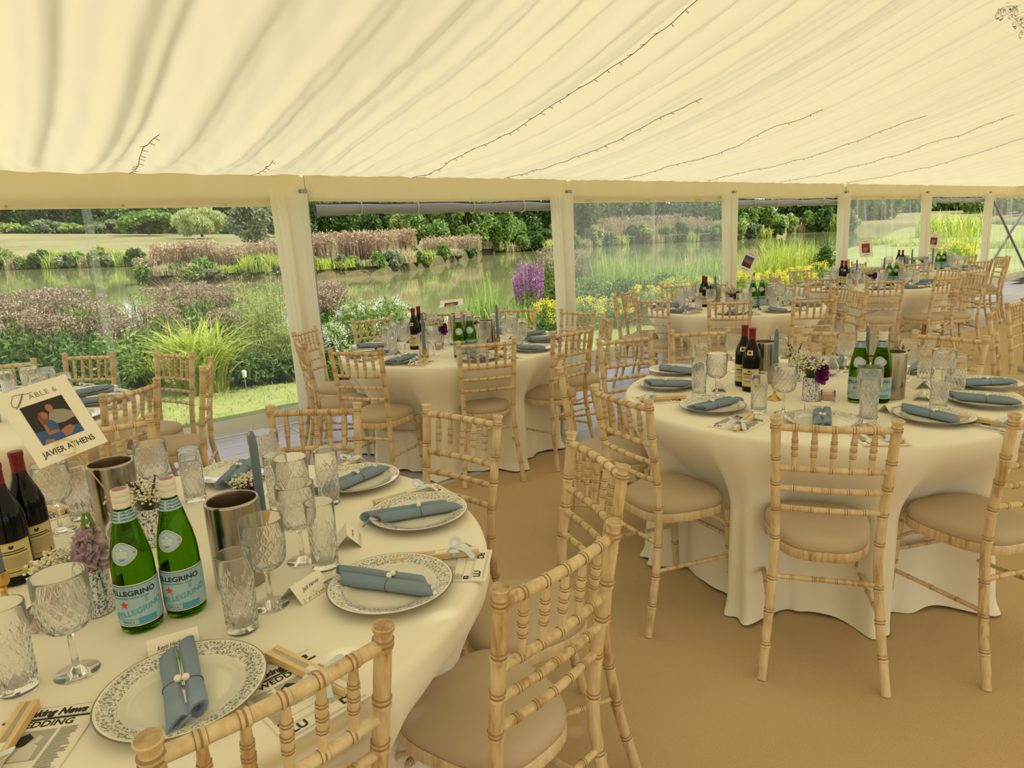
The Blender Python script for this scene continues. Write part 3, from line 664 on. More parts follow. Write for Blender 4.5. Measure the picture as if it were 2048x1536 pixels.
# ------------------------------------------------------------------ cut glasses
def cuts(z0, z1, n, slope, depth):
    def disp(R, Z, TH):
        tri = lambda u: np.abs((u % 1)-.5)*2
        top = z1-.018*tri(TH*n/2/(2*PI))
        env = np.clip((Z-z0)/.004, 0, 1)*np.clip((top-Z)/.003, 0, 1)
        a = tri(TH*n/(2*PI)+Z*slope); b = tri(TH*n/(2*PI)-Z*slope)
        g = np.maximum(np.clip((a-.70)/.30, 0, 1), np.clip((b-.70)/.30, 0, 1))
        c = np.clip((tri(TH*n*2/(2*PI))-.72)/.28, 0, 1)*.35
        return -depth*np.maximum(g, c)*env*(R > .02)
    return disp
def cut_glass(name, outer, inner, dz, seg=192):
    oz = []
    for (r0, z0), (r1, z1) in zip(outer[:-1], outer[1:]):
        n = max(1, int(math.hypot(r1-r0, z1-z0)/.0021)) if z1 > dz[0]-.002 and z0 > dz[0]-.012 else 1
        for i in range(n): oz.append((r0+(r1-r0)*i/n, z0+(z1-z0)*i/n))
    oz.append(outer[-1]); disp = cuts(*dz)
    no = len(oz); allp = oz+inner
    def dd(R, Z, T):
        d = disp(R, Z, T); d[no:] = 0; return d
    t = thing(name)
    MB().lathe(allp, seg, disp=dd, caps=False).obj('glass', [GLASS], t, 75)
    return t
def unwrap_single(t):
    """a thing of one piece needs no empty above it"""
    o = t.children[0]; o.parent = None; o.name = t.name; bpy.data.objects.remove(t); return o
GOBLET = unwrap_single(cut_glass('cut_glass_goblet',
    [(0, 0), (.0365, .0), (.0378, .0010), (.0365, .0020), (.014, .0055), (.0065, .013), (.0052, .035), (.0052, .070), (.0075, .082), (.019, .0875), (.034, .094), (.0410, .103), (.0440, .116), (.0452, .140), (.0458, .170), (.0460, .199)],
    [(.0450, .2005), (.0440, .199), (.0430, .150), (.0418, .122), (.0385, .108), (.0310, .099), (.018, .0935), (0, .092)], (.092, .172, 16, 40, .0026)))
HIGHBALL = unwrap_single(cut_glass('cut_glass_highball',
    [(0, .0), (.0290, .0), (.0305, .002), (.0310, .008), (.0325, .080), (.0343, .150), (.0346, .166)],
    [(.0338, .1675), (.0330, .166), (.0322, .120), (.0300, .050), (.0285, .022), (.025, .016), (0, .0145)], (.012, .120, 14, 40, .0026)))
# ------------------------------------------------------------------ coolers, candles, jars, vases
def cooler():
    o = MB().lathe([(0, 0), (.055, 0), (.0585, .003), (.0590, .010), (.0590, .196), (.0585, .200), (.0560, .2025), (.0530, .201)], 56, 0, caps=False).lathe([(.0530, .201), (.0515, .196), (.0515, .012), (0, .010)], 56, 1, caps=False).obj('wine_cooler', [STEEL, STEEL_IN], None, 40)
    return o
COOLER = cooler(); WATER = water_bottle(); WINE = wine_bottle()
def candle():
    pr = [(0, 0), (.0112, 0), (.0112, .010), (.0100, .215), (.0082, .238), (.0045, .250), (.0018, .253), (0, .2535)]
    t = thing('taper_candle'); MB().lathe(pr, 20, caps=False).obj('wax', [CANDLE], t, 50); MB().tube([(0, 0, .252), (.0008, 0, .260), (.0022, .001, .267)], .0012, 6).obj('wick', [WICK], t); return t
CANDLE_P = candle()
HOLDER = MB().lathe([(0, 0), (.031, 0), (.0325, .002), (.031, .005), (.024, .011), (.013, .018), (.0070, .025), (.0058, .034), (.0085, .040), (.0060, .046), (.0120, .052), (.0155, .058), (.0165, .072), (.0170, .083), (.0155, .084), (.0122, .083), (.0118, .062), (0, .061)], 32, caps=False).obj('brass_candle_holder', [BRASS], None, 40)
def tealight():
    t = thing('pink_tealight_jar'); MB().lathe([(0, 0), (.0285, 0), (.030, .002), (.030, .044), (.0293, .045), (.0286, .044), (.0282, .005), (0, .004)], 32, caps=False).obj('jar', [GLASS], t, 50)
    MB().lathe([(0, .0045), (.0278, .0048), (.0278, .033), (0, .034)], 28, caps=False).obj('wax', [PINKWAX], t); MB().tube([(0, 0, .033), (.001, 0, .041)], .0009, 5).obj('wick', [WICK], t); return t
TEA = tealight()
def globe():
    pr = [(0, 0), (.020, 0), (.024, .003), (.040, .016), (.0455, .036), (.043, .054), (.034, .068), (.030, .076), (.0305, .090), (.033, .100)]
    return MB().lathe(pr+[(r-.0018, z) for r, z in pr[::-1][:-3]]+[(.022, .006), (0, .0045)], 40, caps=False).obj('round_glass_vase', [GLASS], None, 60)
GLOBE = globe()
def mk_vasemat(name, blue, ground):
    m = M(name); v = m.coord('Object'); wv = m.n('ShaderNodeVectorMath', {0: v, 1: m.n('ShaderNodeVectorMath', {0: m.n('ShaderNodeTexNoise', {'Vector': v, 'Scale': 45}).outputs['Color'], 1: (.022, .022, .022)}, operation='MULTIPLY').outputs[0]}, operation='ADD').outputs[0]
    a = m.n('ShaderNodeTexVoronoi', {'Vector': wv, 'Scale': 62.0}); d = a.outputs['Distance']; e = m.n('ShaderNodeTexVoronoi', {'Vector': wv, 'Scale': 150.0}); wave = m.n('ShaderNodeTexWave', {'Vector': wv, 'Scale': 26.0, 'Distortion': 9.0, 'Detail': 2, 'Detail Scale': 3}).outputs['Fac']
    pet = m.math('LESS_THAN', m.math('ADD', d, m.math('MULTIPLY', e.outputs['Distance'], .5)), .47); vine = m.math('GREATER_THAN', wave, .80); leaf = m.math('LESS_THAN', e.outputs['Distance'], .27)
    f = m.math('MAXIMUM', pet, m.math('MAXIMUM', m.math('MULTIPLY', vine, .8), m.math('MULTIPLY', leaf, .85)))
    return m.done(m.bsdf(color=m.mix(f, ground, blue), rough=.18, coat=.3))
VASEMAT = mk_vasemat('blue_floral_ceramic', (.045, .075, .26, 1), (.80, .78, .70, 1))
VASE = MB().lathe([(0, 0), (.0335, 0), (.0360, .002), (.0365, .008), (.0340, .098), (.0335, .1025), (.0322, .1035), (.0310, .102), (.0325, .012), (0, .008)], 40, caps=False).obj('floral_china_vase', [VASEMAT], None, 40)
VASE_T = MB().lathe([(0, 0), (.0220, 0), (.0240, .002), (.0245, .012), (.0235, .122), (.0225, .126), (.0205, .125), (.0212, .012), (0, .008)], 32, caps=False).obj('tall_china_vase', [VASEMAT], None, 40)
# ------------------------------------------------------------------ flowers
STEM = plain('flower_stem', (.12, .17, .05, 1), .6); GYP = plain('gypsophila_cream', (.80, .74, .56, 1), .8); LAV = plain('lavender', (.09, .05, .12, 1), .8)
PETAL_P = leaf_mat('purple_petal', (.10, .008, .10, 1), (.16, .012, .13, 1), (.22, .03, .2, 1), .25); PETAL_L = leaf_mat('lilac_petal', (.48, .32, .46, 1), (.62, .45, .58, 1), (.76, .64, .62, 1), .35); GREENY = leaf_mat('calyx_green', (.18, .28, .07, 1), (.30, .38, .12, 1), None, .3); DEADST = plain('dry_stem', (.10, .075, .05, 1), .8)
def gyp_part(parent, rg, n, c, r, hgt, base=(0, 0, .09), name='gypsophila'):
    mb = MB(); c = np.array(c)
    for i in range(n):
        d = rg.normal(size=3); d /= np.linalg.norm(d); d[2] = abs(d[2])*.9; p = c+d*np.array([r, r, hgt])*rg.uniform(.45, 1)
        mb.sphere(p, rg.uniform(.0026, .0042), 6, 4, m=0, sc=(1, 1, .8))
        if i % 3 == 0: mb.tube([np.array(base)+rg.normal(size=3)*.004, (np.array(base)+p)/2+np.array([0, 0, .008]), p], .00045, 4, m=1)
    return stuff(mb.obj(name, [GYP, STEM], parent, 60))
def lav_part(parent, rg, n, spread, h, base=(0, 0, .09)):
    for i in range(n):
        mb = MB(); a = rg.uniform(0, 2*PI); tip = np.array(base)+np.array([math.cos(a)*spread*rg.uniform(.4, 1), math.sin(a)*spread*rg.uniform(.4, 1), h*rg.uniform(.75, 1.05)]); b = np.array(base)
        mb.tube([b, b*.6+tip*.4+np.array([0, 0, .01]), tip], .0009, 5, m=0)
        d = (tip-b)/np.linalg.norm(tip-b)
        for j in range(9):
            q = tip-d*j*.0042; mb.sphere(q+rg.normal(size=3)*.0012, .0030 if j else .0022, 6, 4, m=1)
        mb.obj('lavender_stem', [DEADST, LAV], parent, 60)
def ruffle(mb, rg, c, r, nrm, m=0, layers=3):
    c = np.array(c); nrm = np.array(nrm, float); nrm /= np.linalg.norm(nrm); a = np.cross(nrm, [0, 0, 1.0] if abs(nrm[2]) < .9 else [1.0, 0, 0]); a /= np.linalg.norm(a); b = np.cross(nrm, a)
    for L in range(layers):
        R = r*(1-.26*L); lift = r*.20*L; th = np.linspace(0, 2*PI, 26, endpoint=False); k = rg.integers(4, 7); ph = rg.uniform(0, 6)
        rows = []
        for q in (.12, .45, .8, 1.0):
            wv = r*.16*q*np.sin(th*k+ph)+r*.07*q*np.sin(th*(k*2+1)+ph*2); rr = R*q*(1+.13*np.sin(th*k*1.0+ph+1)); rows.append(c+nrm*(lift+r*.30*q*q*(.5+.35*L)+wv)[:, None]+a*(rr*np.cos(th))[:, None]+b*(rr*np.sin(th))[:, None])
        mb.grid(np.array(rows), m, close_v=True); mb.fan(rows[0], m)
def bloom(parent, rg, c, r, nrm, mat, name='bloom'):
    mb = MB(); ruffle(mb, rg, c, r, nrm); return mb.obj(name, [mat], parent, 60)
def posy(kind, seed):
    rg = np.random.default_rng(seed); t = thing('flower_posy')
    if kind == 'stock':                     # a leaning lilac stock spike with cream sprigs to one side
        MB().tube([(0, 0, .03), (.004, 0, .10), (.012, .004, .19)], .002, 6).obj('stem', [STEM], t)
        for i, (z, r) in enumerate(((.108, .028), (.126, .031), (.146, .028), (.164, .023), (.178, .016))):
            for a in (0.4, 2.4, 4.5): bloom(t, rg, (.008+.012*math.cos(a+i), .012*math.sin(a+i), z), r, (math.cos(a+i), math.sin(a+i), .5), PETAL_L)
        mb = MB()
        for i in range(26):
            a = rg.uniform(0, 6.28); z = rg.uniform(.184, .222); q = (.013-.009*(z-.184)/.038); mb.sphere((.012+q*math.cos(a), .004+q*math.sin(a), z), .0042, 6, 4, sc=(1, 1, 1.4))
        mb.obj('buds', [GREENY], t); gyp_part(t, rg, 220, (-.058, .012, .112), .058, .048)
    elif kind == 'lavender':
        lav_part(t, rg, 7, .05, .085, (0, 0, .10)); gyp_part(t, rg, 360, (-.020, 0, .132), .085, .045, (0, 0, .09))
    elif kind == 'purple':
        MB().tube([(0, 0, .03), (.018, -.012, .08), (.032, -.018, .105)], .002, 6).obj('stem', [STEM], t)
        bloom(t, rg, (.034, -.020, .108), .034, (.55, -.6, .35), PETAL_P); bloom(t, rg, (.040, -.012, .128), .027, (.5, -.5, .7), PETAL_P); bloom(t, rg, (.046, .0, .146), .021, (.5, -.3, .8), PETAL_P)
        gyp_part(t, rg, 560, (-.016, .012, .145), .085, .080, (0, 0, .09)); lav_part(t, rg, 5, .075, .095, (0, 0, .09)); bloom(t, rg, (.006, .004, .178), .020, (.2, -.2, 1), PETAL_L)
    elif kind == 'dark':
        bloom(t, rg, (.010, -.012, .112), .024, (.2, -.8, .5), PETAL_P); gyp_part(t, rg, 120, (.0, 0, .125), .05, .03, (0, 0, .09)); lav_part(t, rg, 5, .05, .04, (0, 0, .09))
    else:
        lav_part(t, rg, 5, .06, .06, (0, 0, .115)); gyp_part(t, rg, 40, (0, 0, .135), .03, .03, (0, 0, .11))
    return t
POSY = {k: posy(k, i+2) for i, k in enumerate(('stock', 'lavender', 'purple', 'dark', 'twig'))}
# ------------------------------------------------------------------ plate, napkin, paper goods
def mk_platemat():
    m = M('patterned_china'); tcn = m.n('ShaderNodeTexCoord').outputs['Object']; sp = m.n('ShaderNodeSeparateXYZ', {0: tcn})
    x, y = sp.outputs[0], sp.outputs[1]; r = m.math('SQRT', m.math('ADD', m.math('MULTIPLY', x, x), m.math('MULTIPLY', y, y)))
    wv = m.n('ShaderNodeVectorMath', {0: tcn, 1: m.n('ShaderNodeVectorMath', {0: m.n('ShaderNodeTexNoise', {'Vector': tcn, 'Scale': 70}).outputs['Color'], 1: (.007, .007, 0)}, operation='MULTIPLY').outputs[0]}, operation='ADD').outputs[0]
    v1 = m.n('ShaderNodeTexVoronoi', {'Vector': wv, 'Scale': 165.0}); v2 = m.n('ShaderNodeTexVoronoi', {'Vector': wv, 'Scale': 48.0}); wave = m.n('ShaderNodeTexWave', {'Vector': wv, 'Scale': 42.0, 'Distortion': 11.0, 'Detail': 2, 'Detail Scale': 3.5}).outputs['Fac']
    leaf = m.math('LESS_THAN', v1.outputs['Distance'], .37); vine = m.math('GREATER_THAN', wave, .90); flo = m.math('LESS_THAN', v2.outputs['Distance'], .15)
    pat = m.math('MAXIMUM', leaf, m.math('MAXIMUM', vine, flo))
    band = m.math('MULTIPLY', m.math('GREATER_THAN', r, .101), m.math('LESS_THAN', r, .1315))
    f = m.math('MULTIPLY', pat, band); line = m.math('GREATER_THAN', r, .1355)
    base = (.76, .73, .64, 1)
    c = m.mix(m.math('MULTIPLY', f, .82), base, m.mix(flo, (.13, .11, .085, 1), (.08, .11, .055, 1))); c = m.mix(line, c, (.17, .12, .07, 1))
    return m.done(m.bsdf(color=c, rough=.12, coat=.3))
CHINA = mk_platemat()
PLATE = MB().lathe([(0, .002), (.070, .002), (.074, 0), (.082, .0), (.084, .003), (.096, .009), (.1368, .0195), (.1385, .0212), (.1372, .0226), (.130, .0220), (.0985, .0128), (.090, .0090), (.084, .0072), (.070, .0066), (0, .0066)], 96, caps=False).obj('dinner_plate', [CHINA], None, 50)
def napkin():
    t = thing('rolled_napkin'); n = 72; th = np.linspace(0, 2*PI, n, endpoint=False)
    def sec(wd, h, cr, z0):
        y = wd*np.sign(np.cos(th))*np.abs(np.cos(th))**.8; z = z0+h*.5*(1+np.sign(np.sin(th))*np.abs(np.sin(th))**.75)
        return y, z-np.where(np.sin(th) > 0, cr*np.exp(-(y/.0055)**2), 0)
    rows = []
    for q, wd, h, cr, end in ((-.80, .016, .008, .003, 0), (-.965, .026, .020, .008, 0), (-1.0, .0305, .027, .010, 0), (-.97, .0318, .029, .011, 0), (-.6, .0320, .030, .012, 0), (-.15, .0310, .029, .013, 0), (0, .0300, .028, .0135, 0), (.15, .0310, .029, .013, 0), (.6, .0325, .029, .011, 0), (.97, .0330, .027, .009, 0), (1.0, .0315, .025, .008, 0), (.965, .027, .019, .006, 0), (.80, .017, .008, .003, 0)):
        y, z = sec(wd, h, cr, .0); s = q*.118-.020+np.sign(q)*(abs(q) > .5)*(.024*(y/.03)*(1 if q < 0 else -1)-.010*(z/.028))
        rows.append(np.stack([s, y, z], -1))
    mb = MB(); mb.grid(np.array(rows), close_v=True); mb.fan(rows[0]); mb.fan(rows[-1], 0, True)
    # loose hem folded over at the ends
    for e in (-1, 1):
        x = e*.108-.020; mb.tube([(x+e*.030, -.028*1, .004), (x+e*.012, -.010, .012), (x+e*.004, .004, .016)], .0035, 6, flat=.4)
    body = mb.obj('napkin_body', [NAPKIN], t, 50)
    y, z = sec(.0312, .0295, .004, -.0005); MB().tube(np.stack([np.full(n, .002), y*1.03, z+.0005], -1), .0009, 6, closed=True, ref=(1, 0, 0)).obj('ring', [plain('ring_wire', (.16, .12, .08, 1), .4, metal=.6)], t)
    for s in (-1, 1): MB().sphere((.002+.0015*s, .0062*s, .0315), .0066, 14, 10).obj('pearl', [PEARL], t)
    return t
NAP = napkin()
def fork():
    mb = MB()
    for i in range(4): mb.tube([(-.138, -.009+.006*i, .0185), (-.118, -.009+.006*i, .0165), (-.104, -.0075+.005*i, .0170)], .0013, 5, flat=.7)
    mb.tube([(-.106, 0, .017), (-.092, 0, .0165), (-.076, 0, .0175), (.07, 0, .018)], [.0105, .009, .0035, .004], 10, flat=.25)
    return mb.obj('dinner_fork', [CUTLERY], None, 50)
FORK = fork()
KNIFE = MB().tube([(-.132, 0, .020), (-.125, 0, .020), (-.07, 0, .0185), (.06, 0, .017)], [.004, .0092, .0085, .006], 12, flat=.45).obj('dinner_knife', [CUTLERY], None, 50)
BROWNP = plain('print_brown', (.22, .12, .08, 1), .8); PINKP = plain('print_rose', (.45, .17, .13, 1), .8)
def place_card(name_text=None, seed=0):
    """tent card; the printed face looks along -y"""
    t = thing('place_card'); W, S, hh = .0445, .050, .037; d = math.sqrt(S*S-hh*hh)
    fr = lambda x, y, l=.0: (x, -d*(1-(y/S))-l*hh/S, hh*(y/S)+l*d/S+.0006)
    mb = MB(); 
    mb.add([(-W, -d, .0005), (W, -d, .0005), (W, 0, hh), (-W, 0, hh), (W, d, .0005), (-W, d, .0005)], [[0, 1, 2, 3], [3, 2, 4, 5]]); mb.add([(-W, -d+.001, .0), (W, -d+.001, .0), (W, 0, hh-.0009), (-W, 0, hh-.0009), (W, d-.001, .0), (-W, d-.001, .0)], [[3, 2, 1, 0], [5, 4, 2, 3]])
    mb.obj('card', [PAPER], t, 0)
    rg = np.random.default_rng(seed); lt = MB(); f = lambda x, y: fr(x, y, .0005)
    if name_text: txt_to(lt, name_text, .0125, lambda a, b: f(a+.002, b+.0295+a*.05), 0, shear=.35, sx=.82 if len(name_text) < 13 else .72)
    else:
        x = np.linspace(-.024, .024, 60); y = .0295+.0022*np.sin(x*900+seed)*np.cos(x*160+seed); P = np.array([f(a, b) for a, b in zip(x, y)]); lt.tube(P, .00045, 4)
    lt.obj('handwriting', [INK], t, 0)
    fl = MB()
    for i in range(46):
        x = rg.uniform(-.040, .040); y = abs(rg.normal())*.0055+.002
        if y > .018: continue
        r = rg.uniform(.0006, .0017); poly_to(fl, [(x+r*math.cos(a), y+r*math.sin(a)*rg.uniform(.5, 1)) for a in np.linspace(0, 2*PI, 6, endpoint=False)], f, int(rg.integers(0, 3)))
    stuff(fl.obj('flower_print', [BROWNP, PINKP, GREYINK], t, 0)); return t
CARDS = {'g0': place_card(None, 1), 'keyti': place_card('Keyti Hechanova', 3), 'jack': place_card('Jack Harvey', 4)}
def newspaper():
    """top of the page toward +y"""
    t = thing('wedding_newspaper'); W, H = .078, .108
    mb = MB()
    for i in range(3): o = .0006*i; mb.box((-W+o, -H+o*.5, .0009*i), (W-o*.3, H-o, .0009*i+.0007))
    mb.obj('pages', [PAPER], t, 0)
    z = .0032; f = lambda x, y: (x, y, z); hd = MB()
    txt_to(hd, 'Breaking News', .0235, lambda a, b: f(a, b+.0835), 0, bold=.045, sx=.80, shear=.12)
    txt_to(hd, 'WEDDING', .021, lambda a, b: f(a, b+.055), 0, bold=.02, sx=.98)
    txt_to(hd, 'LU', .023, lambda a, b: f(a-.045, b-.0845), 0, bold=.03, sx=1.05); txt_to(hd, 'DE', .023, lambda a, b: f(a+.045, b-.0845), 0, bold=.03, sx=1.05)
    hd.obj('headline', [INK], t, 0)
    pr = MB(); rg = np.random.default_rng(8)
    for y, h in ((.098, .0006), (.0715, .0006), (-.0985, .0007), (-.1015, .0005), (-.073, .0006)): rect_to(pr, -W+.008, y, W-.008, y+h, f, 1)
    rect_to(pr, -W+.010, .0655, W-.010, .0700, f, 0)
    for cx, wd in ((-.052, .018), (.053, .017)):
        for i in range(26):
            q = rg.uniform(.6, 1.0); rect_to(pr, cx-wd, .040-i*.0036, cx-wd+2*wd*q, .0414-i*.0036, f, 1)
    rect_to(pr, -.028, -.030, .030, .040, f, 2)
    for pts, m in (([(-.020, .0), (-.002, .004), (.004, .022), (-.008, .034), (-.022, .026)], 0), ([(-.010, -.030), (.022, -.030), (.020, .002), (.004, .012), (-.006, .0)], 3), ([(.006, .010), (.016, .008), (.019, .022), (.010, .028)], 3)):
        poly_to(pr, pts, lambda x, y: (x, y, z+.0002), m)
    for s in (-1, 1):
        rect_to(pr, s*.062-.007, -.0665, s*.062+.007, -.0545, lambda x, y: (x, y, z+.0001), 0); poly_to(pr, [(s*.062+.0035*math.cos(a), -.0605+.0028*math.sin(a)) for a in np.linspace(0, 2*PI, 10, endpoint=False)], lambda x, y: (x, y, z+.0003), 2)
    for x0, x1 in ((-.072, .072),):
        rect_to(pr, x0, -.0695, x1, -.0690, f, 1); rect_to(pr, x0, -.0520, x1, -.0515, f, 1)
    stuff(pr.obj('print', [INK, GREYINK, plain('print_mid_grey', (.42, .40, .37, 1), .8), plain('print_pale', (.66, .62, .56, 1), .8)], t, 0)); return t
NEWS = newspaper()
FANPAPER = plain('fan_paper', (.82, .77, .66, 1), .75)
def fan_():
    t = thing('folding_fan')
    for i, (y, lift) in enumerate(((-.0092, 0), (.0092, .0))):
        MB().add([(-.105, y-.0022, .001+lift), (.105, y-.0022-.0035, .001+lift), (.105, y+.0022+.0035, .001+lift), (-.105, y+.0022, .001+lift), (-.105, y-.0022, .014), (.105, y-.0022-.0035, .016), (.105, y+.0022+.0035, .016), (-.105, y+.0022, .014)], [[0, 3, 2, 1], [4, 5, 6, 7], [0, 1, 5, 4], [1, 2, 6, 5], [2, 3, 7, 6], [3, 0, 4, 7]]).obj('guard_stick', [BAMBOO], t, 0)
    mb = MB(); n = 15; x = np.array([-.02, .1045]); y = np.linspace(-.008, .008, n); Z = np.where(np.arange(n) % 2 == 0, .0155, .0035); P = np.stack([np.repeat(x[:, None], n, 1), np.stack([y*.8, y*1.35]), np.stack([Z, Z+.001])], -1); mb.grid(P); mb.box((-.104, -.0062, .003), (.0, .0062, .0158)); mb.obj('paper_leaf', [FANPAPER], t, 0)
    mb = MB(); th = np.linspace(0, 2*PI, 20, endpoint=False); mb.tube(np.stack([np.full(20, -.045)+.002*np.sin(th), .0145*np.cos(th), .0085+.0100*np.sin(th)], -1), .0065, 6, closed=True, flat=.12, ref=(0, 1, 0))
    for s in (-1, 1):
        a = np.linspace(0, PI*1.85, 18); mb.tube(np.stack([-.045+s*.004+.012*np.sin(a)*s, s*(.004+.016*(1-np.cos(a))), .019+.010*np.sin(a/1.85)+.002*np.cos(a*2)], -1), .0060, 6, flat=.14, ref=(1, 0, .4))
        q = np.linspace(0, 1, 12); mb.tube(np.stack([-.045-.044*q, s*(.004+.026*q), .020+.012*np.sin(q*PI)-.015*q], -1), .0070+.003*q, 6, flat=.12, ref=(0, s*.2, 1))
    mb.sphere((-.045, 0, .0205), .0048, 8, 6); mb.obj('ribbon_bow', [RIBBON], t, 50)
    return t
FAN = fan_()
# ------------------------------------------------------------------ table number cards
SKIN = plain('photo_skin', (.36, .15, .095, 1), .6); HAIR = plain('photo_red_hair', (.22, .065, .025, 1), .6); DHAIR = plain('photo_dark_hair', (.035, .02, .015, 1), .6); SHIRT = plain('photo_grey_jumper', (.30, .27, .22, 1), .6); BLUE = plain('photo_blue_dress', (.03, .09, .24, 1), .6); NIGHT = plain('photo_night', (.012, .010, .008, 1), .5); SHORTS = plain('photo_shorts', (.02, .018, .02, 1), .6); SKYP = plain('photo_evening_sky', (.05, .10, .20, 1), .6); ORANGE = plain('photo_sunset', (.42, .13, .04, 1), .6); PTABLE = plain('photo_maroon', (.20, .03, .025, 1), .6)
def number_card(kind, W, H, curl):
    """card standing in its own xz plane, bottom edge at z=0, face toward -y"""
    t = thing('table_number_card')
    def f(x, z, l=0.0):
        if curl == 0: return (x, -l, z)
        a = (z/H-.25)*curl; R = H/curl; return (x, -R*(1-math.cos(a))-l*math.cos(a), H*.25+R*math.sin(a)-l*math.sin(a))
    ny = 12 if curl else 2
    mb = MB(); rect_to(mb, -W, 0, W, H, lambda x, z: f(x, z, 0), 0, 2, ny); rect_to(mb, -W, 0, W, H, lambda x, z: f(x, z, -.0009), 0, 2, ny); mb.obj('card', [PAPER], t, 0)
    ph = MB(); mats = [NIGHT, SKIN, HAIR, SHIRT, BLUE, SHORTS, SKYP, ORANGE, PTABLE, DHAIR]
    px = lambda u, v, l: f((u-.5)*2*W*.60, H*(.24+.52*v), l)
    bg_ = {'couple': 0, 'sunset': 6, 'group': 9, 'maroon': 8}[kind]; rect_to(ph, 0, 0, 1, 1, lambda u, v: px(u, v, .0006), bg_, 2, ny)
    def pl(pts, m, l): poly_to(ph, pts, lambda u, v: px(u, v, l), m)
    el = lambda cx, cy, rx, ry, n=14: [(cx+rx*math.cos(a), cy+ry*math.sin(a)) for a in np.linspace(0, 2*PI, n, endpoint=False)]
    if kind == 'couple':
        pl([(0, 0), (1, 0), (1, .20), (.55, .26), (0, .34)], 4, .0008)
        pl([(.56, .02), (.70, .03), (.86, .16), (.80, .26), (.62, .24), (.50, .16)], 1, .0009); pl([(.42, .30), (.55, .20), (.80, .30), (.98, .34), (.92, .45), (.50, .42)], 5, .0010)
        pl([(.42, .50), (.50, .66), (.66, .72), (.86, .66), (1.0, .54), (1.0, .40), (.72, .36), (.52, .38)], 3, .0011)
        pl(el(.57, .82, .095, .105), 9, .0011); pl(el(.575, .79, .082, .10), 1, .0013); pl([(.53, .66), (.62, .66), (.62, .73), (.53, .73)], 1, .0012)
        pl([(.24, .44), (.22, .62), (.28, .74), (.38, .77), (.47, .70), (.46, .60), (.40, .50), (.32, .40)], 2, .0012); pl(el(.385, .655, .072, .085), 1, .0014)
        pl([(.28, .22), (.26, .42), (.36, .52), (.48, .50), (.55, .36), (.50, .18)], 4, .0013); pl([(.24, .44), (.31, .46), (.30, .26), (.50, .24), (.50, .18), (.24, .18)], 1, .0015); pl([(.10, .06), (.30, .20), (.52, .20), (.56, .02), (.20, .0)], 4, .0014); pl([(.04, .0), (.12, .10), (.30, .06), (.28, .0)], 1, .0015)
    elif kind == 'sunset':
        pl([(0, 0), (1, 0), (1, .42), (.7, .5), (.4, .46), (0, .5)], 9, .0008)
        for i, u in enumerate((.15, .32, .48, .64, .82)): pl(el(u, .34+.07*(i % 2), .10, .22), 7, .0010); pl(el(u, .58+.07*(i % 2), .05, .06), 1, .0012)
    else:
        for i, (u, v) in enumerate(((.28, .5), (.55, .58), (.75, .42))): pl(el(u, v-.22, .16, .24), (7, 3, 5)[i], .0008); pl(el(u, v+.06, .075, .10), 1, .0010)
    ph.obj('photograph', mats, t, 0)
    if kind == 'couple':
        tx = MB(); txt_to(tx, 'ABLE 6', W*.235, lambda a, b: f(a+W*.17, b+H*.855, .0006), 0, space=1.15)
        c = [(-.60, .905), (-.70, .86), (-.72, .80), (-.62, .78), (-.48, .84), (-.30, .93), (-.40, .86), (-.56, .79), (-.68, .76)]
        q = np.linspace(0, len(c)-1, 50); P = np.array([f(np.interp(v, range(len(c)), [a for a, _ in c])*W, np.interp(v, range(len(c)), [b for _, b in c])*H, .0007) for v in q]); tx.tube(P, W*.010, 4)
        P = np.array([f(W*x, H*(.915+.012*math.sin(x*9)), .0007) for x in np.linspace(-.62, -.08, 14)]); tx.tube(P, W*.010, 4)
        tx.obj('table_lettering', [GREYINK], t, 0); tx = MB(); txt_to(tx, 'JAVIER ATHENS', W*.27, lambda a, b: f(a, b+H*.125, .0006), 0, bold=.01, sx=.80); tx.obj('name_lettering', [INK], t, 0)
    else:
        tx = MB(); rect_to(tx, -W*.45, H*.12, W*.45, H*.15, lambda x, z: f(x, z, .0007), 0); rect_to(tx, -W*.3, H*.855, W*.3, H*.88, lambda x, z: f(x, z, .0007), 0); tx.obj('print', [GREYINK], t, 0)
    return t
# ------------------------------------------------------------------ laying the tables
def inframe(p, m=20):
    q, z = proj(np.asarray(p, float)); return z > .3 and -m < q[0] < 2048+m and -m < q[1] < 1536+m
def lay(proto, name, xy, rz, label, cat, group, T, z=TZ, tilt=(0, 0), check=True):
    p = np.array([xy[0], xy[1], z])
    if check and not inframe(p+np.array([0, 0, .05]), 40): return None
    o = put(proto, p, rz, tilt); o.name = name
    return tag(o, label, cat, group, 'the '+SIDE[T] if T else None)
def rel(T, x, y): return (TABLES[T][0]+x, TABLES[T][1]+y)
def ang(T, xy): return math.atan2(xy[1]-TABLES[T][1], xy[0]-TABLES[T][0])
def xyp(px, py, z=TZ): return tuple(at(px, py, z)[:2])
def face_cam(xy, off=0.0): return math.atan2(-xy[1], -xy[0])+PI/2+off
JIT = np.random.default_rng(11)
def j(a): return float(JIT.uniform(-a, a))
DISCS = {}
def settle(T, xy, r):
    """nudge a thing off whatever already stands on the same table"""
    x, y = xy; L = DISCS.setdefault(T, [])
    for _ in range(25):
        moved = False
        for a, b, q in L:
            d = math.hypot(x-a, y-b); need = q+r
            if d < need-1e-4: k = (need-d)*.55/max(d, 1e-3); x += (x-a)*k+1e-4; y += (y-b)*k; moved = True
        if not moved: break
    L.append((x, y, r)); return (x, y)
